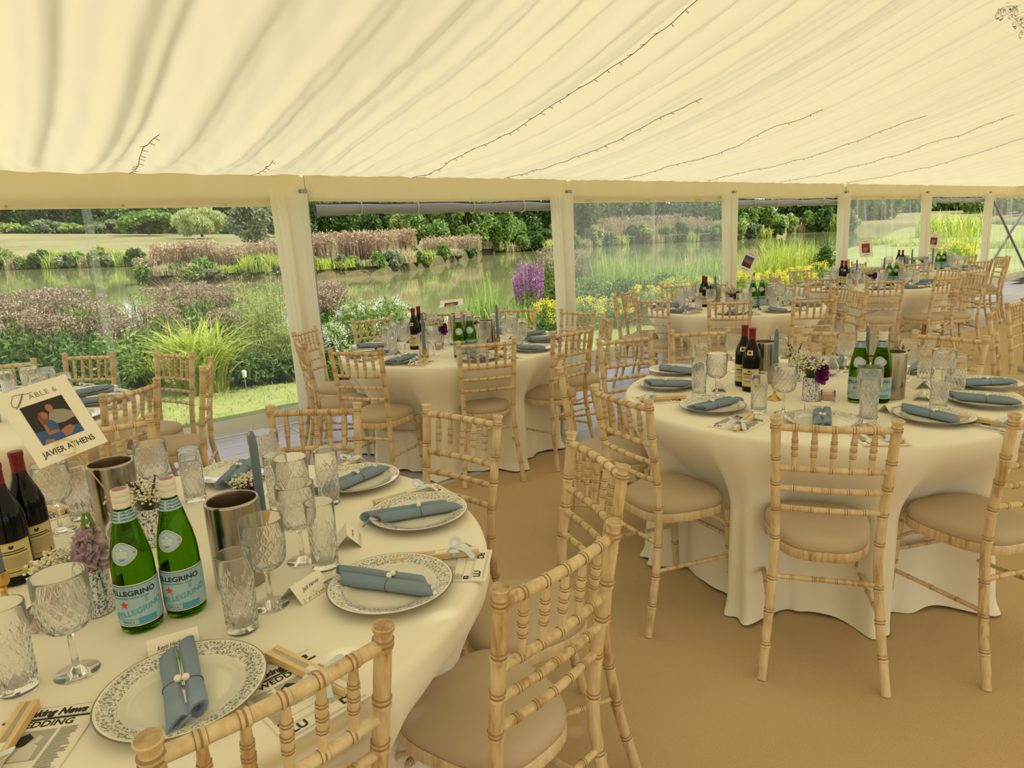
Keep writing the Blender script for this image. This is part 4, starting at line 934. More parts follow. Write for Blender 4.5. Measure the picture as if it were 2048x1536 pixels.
def do_plate(T, xy, steel='fork'):
    DISCS.setdefault(T, []).append((xy[0], xy[1], .1365))
    a = ang(T, xy)
    if lay(PLATE, 'dinner_plate', xy, a+j(1), 'ivory plate with dark leafy rim', 'plate', 'patterned dinner plates', T) is None: return
    lay(NAP, 'rolled_napkin', xy, a+j(.10), 'dusty-blue napkin in a pearl ring', 'napkin', 'rolled blue napkins', T, z=TZ+.0068)
    if steel == 'fork' and T in 'AB': lay(FORK, 'dinner_fork', xy, a+j(.05), 'fork poking out of a napkin', 'fork', 'forks in the napkins', T, z=TZ+.0068)
    if steel == 'knife': lay(KNIFE, 'dinner_knife', xy, a+j(.05), 'shiny knife handle poking out of the nearest napkin', 'knife', None, None, z=TZ+.0068)
def do_news(T, xy, fan_xy=None, a=None):
    a = ang(T, xy) if a is None else a
    lay(NEWS, 'wedding_newspaper', xy, a+PI/2, 'small folded newspaper printed in black', 'newspaper', 'newspapers beside the plates', T)
    f = fan_xy or (xy[0]+j(.01), xy[1]+j(.01))
    for a_, b_, q_ in DISCS.get(T, []):
        d_ = math.hypot(f[0]-a_, f[1]-b_)
        if q_ > .13 and 0 < d_ < .158: f = (a_+(f[0]-a_)*.158/d_, b_+(f[1]-b_)*.158/d_)
    lay(FAN, 'folding_fan', f, a+PI+.12+j(.1), 'bamboo fan tied with pale ribbon', 'fan', 'fans on the newspapers', T, z=TZ+.0034)
def do_card(T, xy, key='g0', a=None):
    lay(CARDS[key], 'place_card', xy, (ang(T, xy) if a is None else a)+PI/2, {'g0': 'cream tent place card', 'keyti': 'cream tent card with a long handwritten name behind the nearest plate', 'jack': 'cream tent card with a short handwritten name beside the cut-glass goblet'}[key], 'place card', 'tent place cards' if key == 'g0' else None, T if key == 'g0' else None)
def do_gob(T, xy): xy = settle(T, xy, .041); lay(GOBLET, 'cut_glass_goblet', xy, j(3), 'stemmed cut-glass goblet', 'goblet', 'cut-glass goblets', T)
def do_hb(T, xy): xy = settle(T, xy, .034); lay(HIGHBALL, 'cut_glass_highball', xy, j(3), 'tall cut-glass tumbler', 'tumbler', 'cut-glass tumblers', T)
def do_water(T, xy, off): xy = settle(T, xy, .0405); lay(WATER, 'water_bottle', xy, face_cam(xy, off), 'green water bottle with blue label', 'bottle', 'green water bottles', T)
def do_wine(T, xy, off): xy = settle(T, xy, .042); lay(WINE, 'wine_bottle', xy, face_cam(xy, off), 'dark wine bottle with red foil', 'bottle', 'red wine bottles', T)
def do_cool(T, xy): xy = settle(T, xy, .060); lay(COOLER, 'wine_cooler', xy, j(3), 'brushed steel wine cooler', 'cooler', 'steel wine coolers', T)
def do_vase(T, xy, kind, tall=False, rz=None):
    xy = settle(T, xy, .026 if tall else .037); rz = face_cam(xy) if rz is None else rz
    if lay(VASE_T if tall else VASE, 'china_vase', xy, rz, 'slim blue-and-white vase' if tall else 'blue-and-white floral vase', 'vase', 'blue floral vases', T) is None: return
    d = {'stock': 'lilac stock spike with cream gypsophila', 'lavender': 'lavender and gypsophila sprigs', 'purple': 'deep purple blooms with cream gypsophila', 'dark': 'dark purple bloom with gypsophila', 'twig': 'thin lavender twigs'}[kind]
    lay(POSY[kind], 'flower_posy', xy, rz, d+'', 'flowers', 'flower posies', T, z=TZ+(.022 if tall else 0))
def do_candle(T, xy):
    xy = settle(T, xy, .033)
    if lay(HOLDER, 'brass_candle_holder', xy, 0, 'small brass candle holder', 'candle holder', 'brass candle holders', T): lay(CANDLE_P, 'taper_candle', xy, j(3), 'unlit grey-blue taper candle', 'candle', 'blue taper candles', T, z=TZ+.0612)
def do_tea(T, xy): xy = settle(T, xy, .031); lay(TEA, 'tealight_jar', xy, 0, 'pink wax tealight in a clear jar', 'tealight', 'pink tealights', T)
def do_globe(T, xy): lay(GLOBE, 'round_glass_vase', xy, 0, 'round glass vase holding card wire', 'vase', 'round glass vases', T)

# nearest table, read off its places in the photo
for i, p in enumerate(((370, 1393), (783, 1180), (838, 1034), (715, 966), (480, 950))): do_plate('A', xyp(*p), 'knife' if i == 0 else 'fork')
do_plate('A', rel('A', -.02, .70))
for n, f in (((600, 1382), (618, 1352)), ((48, 1500), (8, 1507)), ((888, 1132), (872, 1119)), ((838, 1002), (816, 999)), ((704, 946), (690, 942)), ((100, 1020), (98, 1018))): do_news('A', xyp(*n), xyp(*f))
do_card('A', xyp(350, 1301), 'keyti'); do_card('A', xyp(612, 1186), 'jack', a=ang('A', xyp(612, 1186))-.12); do_card('A', xyp(696, 1084))
for p in ((543, 1210), (155, 1344), (123, 1062), (606, 1121), (596, 1052), (540, 985), (318, 1010)): do_gob('A', xyp(*p))
for p in ((487, 1258), (39, 1378), (652, 1134), (562, 1017), (392, 1000), (165, 1036), (668, 1000)): do_hb('A', xyp(*p))
do_water('A', xyp(287, 1250), -.45); do_water('A', xyp(375, 1220), -.48)
do_wine('A', xyp(36, 1160), PI+.0); do_wine('A', xyp(76, 1124), PI+.25)
do_cool('A', xyp(486, 1160)); do_cool('A', xyp(219, 925, TZ+.2))
do_vase('A', xyp(195, 1222), 'stock'); do_vase('A', xyp(313, 1085), 'lavender'); do_vase('A', xyp(497, 1010, TZ+.06), 'dark')
do_tea('A', xyp(94, 1252)); do_candle('A', xyp(14, 1212)); do_candle('A', xyp(501, 850, TZ+.33)); GA = settle('A', xyp(246, 1003, TZ+.10), .047); do_globe('A', GA)
# right-hand table
for p in ((1348, 745), (1333, 774), (1425, 818), (1644, 847), (1867, 839), (1971, 807), (1971, 772), (1825, 741), (1671, 730)): do_plate('B', xyp(*p))
for n, f in (((1318, 799), (1325, 800)), ((1478, 847), (1487, 850)), ((1750, 873), (1768, 871)), ((1985, 851), (1979, 849))): do_news('B', xyp(*n), xyp(*f))
for p in ((1437, 780), (1633, 822), (1785, 824), (1835, 774), (1845, 798)): do_card('B', xyp(*p))
for p in ((1433, 793), (1467, 745), (1567, 826), (1735, 834), (1690, 745), (1815, 764), (1556, 748), (1882, 790)): do_gob('B', xyp(*p))
for p in ((1398, 792), (1398, 752), (1517, 825), (1706, 842), (1875, 820), (1912, 785), (1848, 763)): do_hb('B', xyp(*p))
do_water('B', xyp(1715, 803), -.1); do_water('B', xyp(1758, 803), -.25); do_wine('B', xyp(1487, 771), -.2); do_wine('B', xyp(1502, 781), -.25)
do_cool('B', xyp(1530, 683, TZ+.2)); do_cool('B', xyp(1779, 705, TZ+.2))
do_vase('B', xyp(1621, 800), 'purple'); do_vase('B', xyp(1590, 760), 'lavender'); do_vase('B', xyp(1797, 780), 'twig', True); do_tea('B', xyp(1639, 801)); do_candle('B', xyp(1549, 799)); do_candle('B', xyp(1732, 647, TZ+.33)); GB = settle('B', xyp(1660, 712, TZ+.10), .047); do_globe('B', GB)
# table by the open bay
def settings(T, seats, glass=(0.50, .16, .43, .27)):
    for a in seats:
        c, s = math.cos(a), math.sin(a); xy = rel(T, .665*c, .665*s)
        if not inframe((*xy, TZ)): continue
        do_plate(T, xy); b = a+.245; do_news(T, rel(T, .70*math.cos(b), .70*math.sin(b)), a=a+.15)
        b = a+glass[1]+j(.04); do_hb(T, rel(T, glass[0]*math.cos(b), glass[0]*math.sin(b))); b = a+glass[3]+j(.05); do_gob(T, rel(T, glass[2]*math.cos(b), glass[2]*math.sin(b))); do_card(T, rel(T, .46*c, .46*s), a=a)
settings('C', [math.atan2(y-4.1908, x-2.5924) for x, y, _ in CHAIRS['C']])
do_water('C', xyp(917, 624, TZ+.30), 0); do_water('C', xyp(943, 623, TZ+.30), -.1); do_wine('C', xyp(825, 616, TZ+.297), -.5); do_wine('C', xyp(836, 612, TZ+.297), .5)
do_cool('C', xyp(915, 627, TZ+.2)); do_cool('C', xyp(973, 641, TZ+.2)); do_vase('C', xyp(879, 690), 'purple'); do_vase('C', xyp(955, 672), 'dark'); do_vase('C', xyp(872, 668), 'lavender'); do_tea('C', xyp(879, 699))
do_candle('C', xyp(843, 621, TZ+.33)); do_candle('C', xyp(990, 604, TZ+.33)); GC = settle('C', xyp(906, 668, TZ+.08), .047); do_globe('C', GC)
SEATS_G = [-43, 51, 20, -11, 77, 112, -80]
settings('G', [math.radians(a) for a in SEATS_G])
do_wine('G', rel('G', .1, .2), 0); do_cool('G', rel('G', .15, -.2))
GG = {}
for T in 'DEF':
    cx, cy = TABLES[T]; settings(T, [math.atan2(y-cy, x-cx) for x, y, _ in CHAIRS[T]])
    for x, y, o in ((-.07, -.26, 0), (.0, -.31, -.2)): do_water(T, rel(T, x, y), o)
    for x, y, o in ((-.17, .20, -.3), (-.09, .29, .2)): do_wine(T, rel(T, x, y), o)
    do_cool(T, rel(T, .14, -.27)); do_cool(T, rel(T, .02, .24)); do_vase(T, rel(T, -.15, -.09), 'purple'); do_vase(T, rel(T, .17, .17), 'lavender'); do_vase(T, rel(T, .26, -.18), 'twig', True)
    do_tea(T, rel(T, -.22, -.12)); do_candle(T, rel(T, -.25, .03)); do_candle(T, rel(T, .24, -.06)); GG[T] = settle(T, rel(T, .03, -.04), .047); do_globe(T, GG[T])

# number cards on their wires
def stand(T, gxy, tip, ringn, label, rad=.020):
    b = np.array([gxy[0], gxy[1], TZ+.0055]); tip = np.array(tip); t = thing('card_wire_stand', b); tag(t, label, 'card stand')
    th = np.linspace(0, 2*PI, 18, endpoint=False); MB().tube(np.stack([.016*np.cos(th), .016*np.sin(th), np.full(18, .0016)], -1), .0014, 6, closed=True).obj('base_ring', [GOLDWIRE], t)
    e = tip-b; up_ = np.array([0, 0, .085]); MB().tube([(.016, 0, .0016), (.006, 0, .010), up_*.6, up_+e*.06, up_*.6+e*.45, e], .0016, 6).obj('wire', [GOLDWIRE], t)
    n = np.array(ringn, float); n /= np.linalg.norm(n); u = np.cross(n, [0, 0, 1.0]); u /= np.linalg.norm(u); v = np.cross(n, u); ax = e/np.linalg.norm(e); ax = ax-n*(ax @ n); ax /= np.linalg.norm(ax); c = e+ax*rad
    MB().tube(c+rad*(np.cos(th)[:, None]*u+np.sin(th)[:, None]*v), .0013, 6, closed=True).obj('clip_ring', [GOLDWIRE], t)
def unit(v): return v/np.linalg.norm(v)
def place_number(kind, W, H, curl, pix, depth, xa, za, label):
    t = number_card(kind, W, H, curl); r = ray(*pix); p = CAM+r*depth; z = unit(za); x = unit(xa-z*(xa @ z)); y = np.cross(z, x)
    t.matrix_world = Matrix(((x[0], y[0], z[0], p[0]), (x[1], y[1], z[1], p[1]), (x[2], y[2], z[2], p[2]), (0, 0, 0, 1))); tag(t, label, 'table card'); return p, x, y, z
q0, q1, q2 = CAM+ray(80, 938)*1.5, CAM+ray(216, 883)*1.614, CAM+ray(129, 748)*1.622     # two lower corners and the upper right one
t = number_card('couple', float(np.linalg.norm(q1-q0))/2, float(np.linalg.norm(q2-q1)), 0); tag(t, 'tilted cream card lettered TABLE 6 with a photo of a smiling couple', 'table card')
x = unit(q1-q0); z = unit((q2-q1)-x*((q2-q1) @ x)); y = np.cross(z, x); p = (q0+q1)/2
t.matrix_world = Matrix(((x[0], y[0], z[0], p[0]), (x[1], y[1], z[1], p[1]), (x[2], y[2], z[2], p[2]), (0, 0, 0, 1)))
stand('A', GA, p+z*.006-y*.004, -y, 'gold wire stand clipping the tilted photo card of the nearest table', .020)
dB = float((np.array([*TABLES['B'], .95])-CAM) @ FW)
p, x, y, z = place_number('maroon', .085, .20, .9, (1688, 652), dB, ray(1712, 640), (lambda a, r: a-r*(a @ r)/(r @ r))(.80*RT+.50*UP, ray(1712, 640)), 'thin curling card seen edge-on above the right table'); stand('B', GB, p+z*.004, x, 'gold wire stand holding the curling card of the right table')
dC = float((np.array([*TABLES['C'], .95])-CAM) @ FW)
p, x, y, z = place_number('group', .085, .20, .5, (900, 614), dC, RT+.12*UP, .25*UP+.95*FW, 'cream photo card tipped almost flat above the table beside the open bay'); stand('C', GC, p+z*.004, UP, 'gold wire stand holding the flat-tipped card beside the open bay')
for T, pix, kind, cu, xa, za, nm in (('D', (1488, 544), 'sunset', .7, RT-.12*UP+.3*FW, UP+.34*RT, 'middle-distance'), ('E', (1733, 514), 'maroon', .3, RT-.25*UP+.1*FW, UP-.10*RT, 'second farthest'), ('F', (1866, 496), 'maroon', .2, RT+.12*UP, UP+.10*RT, 'farthest')):
    dT = float((np.array([*TABLES[T], 1.0])-CAM) @ FW); p, x, y, z = place_number(kind, .085, .21, cu, pix, dT, xa, za, 'curled photo card standing tall above the %s table' % nm); stand(T, GG[T], p+z*.004-y*.004, -y, 'gold wire stand under the photo card of the %s table' % nm)

# chandelier hanging from the ridge, its lowest drops in the top right corner
CRYSTAL = glass_mat('crystal', (1, 1, 1, 1), .0, 1.5); CHROME = plain('chandelier_chrome', (.45, .42, .36, 1), .25, metal=1.0)
chx = CAM+ray(2195, 30)*3.5; t = thing('crystal_chandelier', chx); tag(t, 'crystal chandelier with glass arms and drops in the top right corner', 'chandelier')
MB().lathe([(0, -.14), (.018, -.13), (.024, -.10), (.010, -.07), (.040, -.04), (.052, 0), (.030, .04), (.012, .07), (.012, .16), (.026, .19), (.012, .22), (.012, .40), (0, .40)], 20, caps=False).obj('column', [CRYSTAL], t, 60)
MB().tube([(0, 0, .39), (0, 0, 3.9-chx[2])], .004, 6).obj('chain', [CHROME], t)
DROP = MB().lathe([(0, -.045), (.008, -.038), (.0125, -.028), (.010, -.016), (.003, -.002), (0, 0)], 8, caps=False).mesh('drop', [CRYSTAL], 20)
CUP = MB().lathe([(0, -.012), (.020, -.006), (.044, .008), (.046, .012), (.020, .010), (.012, .016), (.012, .040), (0, .041)], 16, caps=False).mesh('cup', [CRYSTAL], 50)
q = np.linspace(0, 1, 16); AP = np.stack([.03+.36*q, 0*q, -.02-.10*np.sin(q*PI*.95)+.12*q**2], -1)
arm = MB(); arm.tube(AP, .0075, 8); ARM = arm.mesh('arm', [CRYSTAL], 60)
for k in range(8):
    a = link('arm', ARM, t); a.rotation_euler = (0, 0, k*PI/4+.45); c = link('cup', CUP, a); c.location = AP[-1]+np.array([0, 0, .006])
    for m in range(6):
        d = link('drop', DROP, a); d.location = AP[-1]+np.array([.042*math.cos(m*PI/3), .042*math.sin(m*PI/3), .012])
    for m in (5, 9, 12):
        d = link('drop', DROP, a); d.location = AP[m]+np.array([0, 0, -.007])
# ------------------------------------------------------------------ outside: lawn, pond, banks
def mk_ground(name, stops, scale, bump=.5):
    m = M(name); v = m.coord('Object'); a = m.noise(v, scale, 6, .7); b = m.noise(v, scale*.12, 3); c = m.ramp(m.math('ADD', m.math('MULTIPLY', a, .5), m.math('MULTIPLY', b, .5)), stops)
    return m.done(m.bsdf(color=c, rough=.95, spec=.1, normal=m.bump(a, bump, .06)))
LAWN = mk_ground('lawn_turf', [(.3, (.15, .19, .05, 1)), (.5, (.25, .28, .085, 1)), (.7, (.36, .35, .14, 1))], 5)
FIELD = mk_ground('dry_field', [(.3, (.13, .135, .045, 1)), (.5, (.22, .20, .085, 1)), (.7, (.31, .26, .12, 1))], .6, .2)
SOIL = mk_ground('bank_soil', [(.3, (.05, .045, .02, 1)), (.55, (.12, .10, .045, 1)), (.75, (.24, .19, .09, 1))], 2)
def mk_water():
    m = M('pond_water'); v = m.coord('Object', (.6, 1.6, 1)); a = m.noise(v, 1.3, 3, .5); b = m.noise(m.coord('Object'), .05, 2)
    c = m.ramp(b, [(.35, (.17, .18, .065, 1)), (.7, (.24, .24, .09, 1))])
    return m.done(m.bsdf(color=c, rough=.045, spec=.5, ior=1.33, normal=m.bump(a, .025, .03)))
def poly_plane(name, pts, mat, kind='structure'):
    me = bpy.data.meshes.new(name); me.from_pydata([tuple(map(float, p)) for p in pts], [], [list(range(len(pts)))]); me.materials.append(mat); o = link(name, me); o['kind'] = kind; return o
poly_plane('pond_water', [gp(-900, 11, H_WATER), gp(2200, 11, H_WATER), gp(2200, 420, H_WATER), gp(-900, 420, H_WATER)], mk_water())
SHORE = [gp(p, d, H_WATER)[:2] for p, d in ((-900, 18), (-300, 14), (300, 13), (850, 15.5), (1300, 22), (1560, 34), (1650, 46), (1750, 66), (1800, 130))]
sx_ = np.array([p[0] for p in SHORE]); sy_ = np.array([p[1] for p in SHORE])
xg = np.concatenate([np.linspace(-40, -8, 20), np.linspace(-7.5, 30, 130), np.linspace(31, 130, 70)]); tg = np.linspace(0, 1, 70)
Xg, Tg = np.meshgrid(xg, tg, indexing='ij'); Ysh = np.interp(Xg, sx_, sy_); Yg = WY+.07+(Ysh+1.5-WY)*Tg; dist = Ysh-Yg
hh = H_LAWN+(H_WATER-.05-H_LAWN)*np.clip(1-(dist-.3)/np.minimum(3.5, (Ysh-WY)*.35), 0, 1)**1.4+np.where(dist < .3, (.3-dist)*.35, 0)
Zg = CAM_H+(-hh-GN[0]*Xg-GN[1]*Yg)/GN[2]+.015*np.sin(Xg*2.1)*np.sin(Yg*1.7)
Zg = np.where(Yg < WY+.5, np.minimum(Zg, -.02), Zg)
struct(MB().grid(np.stack([Xg, Yg, Zg], -1)).obj('lawn', [LAWN], None, 180))
struct(MB().box((-60, -90, -.32), (120, YB-.02, -.12)).obj('lawn_back', [LAWN], None, 0))
def ground_z(x, y):
    ysh = np.interp(x, sx_, sy_); d = ysh-y; h = H_LAWN+(H_WATER-.05-H_LAWN)*np.clip(1-(d-.3)/min(3.5, (ysh-WY)*.35), 0, 1)**1.4+(max(0, .3-d)*.35); return z_at((x, y), h)
# far shore and the field rising behind it
FAR = [(-900, 530), (0, 526), (280, 521), (600, 506), (1000, 499), (1100, 495), (1150, 490), (1300, 481), (1460, 474), (1560, 467), (1600, 452), (1700, 445), (1780, 443), (2200, 450)]
cols = np.arange(-900, 2201, 25.0)
rows = []
for c in cols:
    py = np.interp(c, [a for a, _ in FAR], [b for _, b in FAR]); ang_ = max(4.0, py-hor(c)); d0 = min(120, H_WATER*F_PX/ang_*.92); ptop = np.interp(c, [-900, 0, 560, 1000, 1500, 1800, 2200], [470, 468, 466, 462, 436, 420, 412])
    col = []
    for q in (-.012, .0, .012, .03, .1, .3, .6, 1.0):
        d = d0+(175-d0)*q; h = H_WATER+.15 if q < 0 else H_WATER-.02 if q == 0 else H_WATER-.75-(.25 if q > .02 else 0)
        if q > .05:
            dl = 1.0; htop = (ptop-hor(c))/F_PX*175*.96
            h = (H_WATER-1.0)+(htop-(H_WATER-1.0))*q
        col.append(gp(c, d, h))
    rows.append(col)
struct(MB().grid(np.array(rows)).obj('far_field', [FIELD], None, 180))
# the planted spit of land in the middle of the pond
SP = [(262, 556), (330, 557), (450, 555), (560, 553), (640, 551), (700, 546), (760, 544), (830, 534), (900, 521), (960, 508), (1004, 499)]
rows = []
for i, (c, py) in enumerate(SP):
    d = H_WATER*F_PX/(py-hor(c))*.97; wd = (2.2, 6, 9, 11, 12, 12, 11, 9, 7, 4, 1.2)[i]
    rows.append([gp(c, d-.25, H_WATER+.12), gp(c, d, H_WATER-.02), gp(c, d+.25, H_WATER-.30), gp(c, d+.8, H_WATER-.55), gp(c, d+wd*.6, H_WATER-.7), gp(c, d+wd, H_WATER-.5), gp(c, d+wd+.6, H_WATER+.12)])
struct(MB().grid(np.array(rows)).obj('bank_spit', [SOIL], None, 180))
def spit_pt(px, back):
    py = np.interp(px, [a for a, _ in SP], [b for _, b in SP]); d = H_WATER*F_PX/(py-hor(px))*.97; return gp(px, d+.4+back, H_WATER-.5)

# ------------------------------------------------------------------ plants
def rand_dirs(rg, n):
    v = rg.normal(size=(n, 3)); return v/np.linalg.norm(v, axis=1)[:, None]
def leaf_quads(mb, rg, P, L, Wd, m=0, droop=0.0, dirs=None):
    n = len(P); a = rand_dirs(rg, n) if dirs is None else dirs; a[:, 2] -= droop; a /= np.linalg.norm(a, axis=1)[:, None]; b = np.cross(a, rand_dirs(rg, n)); b /= np.linalg.norm(b, axis=1)[:, None]+1e-9
    L = np.broadcast_to(L, (n,))[:, None]*rg.uniform(.7, 1.3, (n, 1)); Wd = np.broadcast_to(Wd, (n,))[:, None]
    V = np.stack([P-a*L/2, P+b*Wd/2, P+a*L/2, P-b*Wd/2], 1).reshape(-1, 3); mb.add(V, np.arange(4*n).reshape(-1, 4), m=m)
def blades(mb, rg, base, h, w_, bend, m=0, seg=5, lean=None):
    n = len(base); az = rg.uniform(0, 2*PI, n); D = np.stack([np.cos(az), np.sin(az), np.zeros(n)], -1)
    if lean is not None: D = D*.6+lean; 
    S = np.stack([-D[:, 1], D[:, 0], np.zeros(n)], -1); S /= np.linalg.norm(S, axis=1)[:, None]+1e-9; tw = rg.uniform(0, PI, n); S = S*np.cos(tw)[:, None]+D*np.sin(tw)[:, None]*.6
    t = np.linspace(0, 1, seg+1); b = np.broadcast_to(bend, (n,)); hh_ = np.broadcast_to(h, (n,))
    C = base[:, None]+D[:, None]*(hh_[:, None]*b[:, None]*t[None]**2)[..., None]+np.array([0, 0, 1.0])*(hh_[:, None]*(t[None]-b[:, None]*.55*t[None]**3))[..., None]
    wd = (np.broadcast_to(w_, (n,))[:, None]*(1-t[None]**2.2)+.0008)[..., None]; A = C-S[:, None]*wd/2; B = C+S[:, None]*wd/2
    V = np.stack([A, B], 2); k = seg+1; idx = np.arange(n)[:, None]*2*k+np.arange(seg)[None]*2; Q = np.stack([idx, idx+1, idx+3, idx+2], -1).reshape(-1, 4); mb.add(V.reshape(-1, 3), Q, m=m)
L_DARK = leaf_mat('leaf_dark', (0.052, 0.105, 0.025, 1), (0.096, 0.175, 0.038, 1), (0.175, 0.263, 0.061, 1), .35); L_MID = leaf_mat('leaf_mid', (0.105, 0.193, 0.038, 1), (0.210, 0.333, 0.070, 1), (0.385, 0.490, 0.123, 1), .4)
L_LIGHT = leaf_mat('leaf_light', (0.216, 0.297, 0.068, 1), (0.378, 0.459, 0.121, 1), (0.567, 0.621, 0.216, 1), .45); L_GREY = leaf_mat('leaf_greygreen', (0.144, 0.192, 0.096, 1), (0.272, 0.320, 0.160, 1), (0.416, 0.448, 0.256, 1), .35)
L_YEL = leaf_mat('blade_yellowgreen', (0.275, 0.375, 0.050, 1), (0.500, 0.575, 0.088, 1), (0.725, 0.725, 0.188, 1), .5); L_REED = leaf_mat('blade_green', (0.180, 0.300, 0.060, 1), (0.360, 0.495, 0.105, 1), (0.600, 0.690, 0.210, 1), .5)
L_PALEWILLOW = leaf_mat('pale_willow_leaf', (0.368, 0.437, 0.149, 1), (0.552, 0.598, 0.230, 1), (0.667, 0.690, 0.345, 1), .5)
F_AGR = leaf_mat('agrimony_head', (.26, .18, .12, 1), (.40, .29, .20, 1), (.60, .48, .36, 1), .3); F_WHITE = leaf_mat('white_flower', (0.700, 0.680, 0.580, 1), (0.850, 0.830, 0.740, 1), None, .3); F_PURP = leaf_mat('loosestrife_flower', (0.360, 0.100, 0.340, 1), (0.520, 0.180, 0.480, 1), (0.660, 0.320, 0.600, 1), .3)
F_YEL = leaf_mat('yellow_flower', (0.620, 0.500, 0.020, 1), (0.800, 0.680, 0.050, 1), (0.850, 0.780, 0.150, 1), .3); F_BROWN = leaf_mat('willowherb_seed', (.34, .20, .12, 1), (.50, .36, .22, 1), (.56, .50, .28, 1), .35); F_STRAW = leaf_mat('straw_grass', (0.420, 0.330, 0.150, 1), (0.580, 0.480, 0.240, 1), (0.700, 0.620, 0.380, 1), .4); BARK = plain('bark', (.12, .09, .06, 1), .9); TWIG = leaf_mat('green_stem', (0.100, 0.120, 0.040, 1), (0.200, 0.220, 0.080, 1), None, .1)
def ground_at(px, d):
    v = gp(px, d, 0)[:2]; return np.array([v[0], v[1], ground_z(*v)])
NP = [0]
def plant(kind, p, top, wpx, d, label, region, seed=None, dense=1.0, cat='plant'):
    """a plant at p whose top shows at pixel row top and that is wpx half wide in the photo"""
    NP[0] += 1; rg = np.random.default_rng(NP[0]*13+5); h = max(.15, top_at(p, top)); w_ = wpx*d/F_PX; p = p-np.array([0, 0, .03])
    nm = {'agrimony': 'hemp_agrimony', 'arching': 'arching_grass', 'feathery': 'feathery_shrub', 'whitefl': 'white_flowered_shrub', 'iris': 'iris_clump', 'loose': 'purple_flower_clump', 'yellow': 'yellow_flower_clump', 'filler': 'leafy_shrub', 'reed': 'reed_clump', 'willowherb': 'seeding_wildflower_clump', 'straw': 'dry_grass_clump', 'tree': 'tree', 'willow': 'willow_tree', 'bush': 'round_bush'}[kind]
    t = thing(nm, p); tag(t, label, cat, None, region)
    def stems(n, hf=.9, r=.004):
        mb = MB()
        for i in range(n):
            a = rg.uniform(0, 2*PI); q = math.sqrt(rg.uniform(0, 1)); e = np.array([w_*q*math.cos(a), w_*q*math.sin(a), h*hf*rg.uniform(.7, 1)]); mb.tube([(e[0]*.5, e[1]*.5, 0), (e[0]*.8, e[1]*.8, e[2]*.5), e], r, 4, caps=False)
        mb.obj('stems', [TWIG], t, 0)
    def cloud(n, L, Wd, mat, z0=.05, z1=1.0, droop=0, name='foliage', fill=.4, rxy=1.0):
        v = rand_dirs(rg, n); q = rg.uniform(fill, 1, n)[:, None]; P = v*q*np.array([w_*rxy, w_*rxy, h*(z1-z0)/2])+np.array([0, 0, h*(z0+z1)/2]); lump = 1+.22*np.sin(v[:, :1]*5+v[:, 1:2]*4+seed_)+.15*np.sin(v[:, 2:3]*8+seed_*2); P[:, :2] *= lump
        mb = MB(); leaf_quads(mb, rg, P, L, Wd, 0, droop); return stuff(mb.obj(name, [mat], t, 0))
    seed_ = rg.uniform(0, 6)
    k = dense
    if kind == 'agrimony':
        stems(26, .95); cloud(int(1500*k), .085, .026, L_MID, .0, .86, .2)
        mb = MB()
        for i in range(int(38*k)):
            a = rg.uniform(0, 2*PI); q = math.sqrt(rg.uniform(0, 1)); c = np.array([w_*q*math.cos(a), w_*q*math.sin(a), h*(1-.30*q*rg.uniform(.2, 1.5))]); n = 70; v = rand_dirs(rg, n); r = rg.uniform(.055, .10); P = c+v*np.array([r, r, r*.42]); leaf_quads(mb, rg, P, .024, .018)
        stuff(mb.obj('flower_heads', [F_AGR], t, 0)); mb = MB(); n = 18; a = rg.uniform(0, 6.28, n); blades(mb, rg, np.stack([w_*.8*np.cos(a), w_*.8*np.sin(a), 0*a], -1), h*rg.uniform(.9, 1.6, n), .009, rg.uniform(.2, .7, n), 0, 8); stuff(mb.obj('dry_stalks', [F_STRAW], t, 0))
    elif kind == 'arching':
        n = int(330*k); a = rg.uniform(0, 2*PI, n); q = rg.uniform(0, .45, n)*w_; b = np.stack([q*np.cos(a), q*np.sin(a), 0*a], -1); mb = MB(); blades(mb, rg, b, h*rg.uniform(.75, 1.35, n), .030, rg.uniform(.25, .95, n), 0, 8); stuff(mb.obj('blades', [L_YEL], t, 0))
    elif kind == 'reed' or kind == 'iris':
        n = int((210 if kind == 'reed' else 60)*k); a = rg.uniform(0, 2*PI, n); q = np.sqrt(rg.uniform(0, 1, n))*w_; b = np.stack([q*np.cos(a), q*np.sin(a), 0*a], -1); mb = MB(); blades(mb, rg, b, h*rg.uniform(.6, 1.08, n), .020+.006*h if kind == 'reed' else .032, rg.uniform(.02, .38, n), 0, 6); stuff(mb.obj('blades', [L_REED if kind == 'iris' else (L_YEL if seed == 'y' else L_REED)], t, 0))
    elif kind == 'feathery':
        stems(14, .9); cloud(int(3600*k), .075, .010, L_LIGHT, .0, 1.0, .5, fill=.2); mb = MB(); n = 40; a = rg.uniform(0, 2*PI, n); b = np.stack([.3*w_*np.cos(a), .3*w_*np.sin(a), 0*a], -1); blades(mb, rg, b, h*rg.uniform(.9, 1.25, n), .008, rg.uniform(.1, .6, n)); stuff(mb.obj('seed_stalks', [F_STRAW], t, 0))
    elif kind == 'whitefl':
        stems(18, .9); cloud(int(2600*k), .060, .022, L_MID, .0, .98, .1, fill=.3); cloud(int(500*k), .05, .018, L_LIGHT, .1, 1.0, .1, 'young_leaves', .7)
        mb = MB()
        for i in range(int(22*k)):
            v = rand_dirs(rg, 1)[0]; v[2] = abs(v[2])*.9; c = v*np.array([w_, w_, h*.55])+np.array([0, 0, h*.45]); leaf_quads(mb, rg, c+rg.normal(size=(46, 3))*.030, .020, .014)
        stuff(mb.obj('flower_heads', [F_WHITE], t, 0))
    elif kind == 'loose':
        cloud(int(1300*k), .06, .016, L_MID, 0, .75, .1); mb = MB(); st = MB()
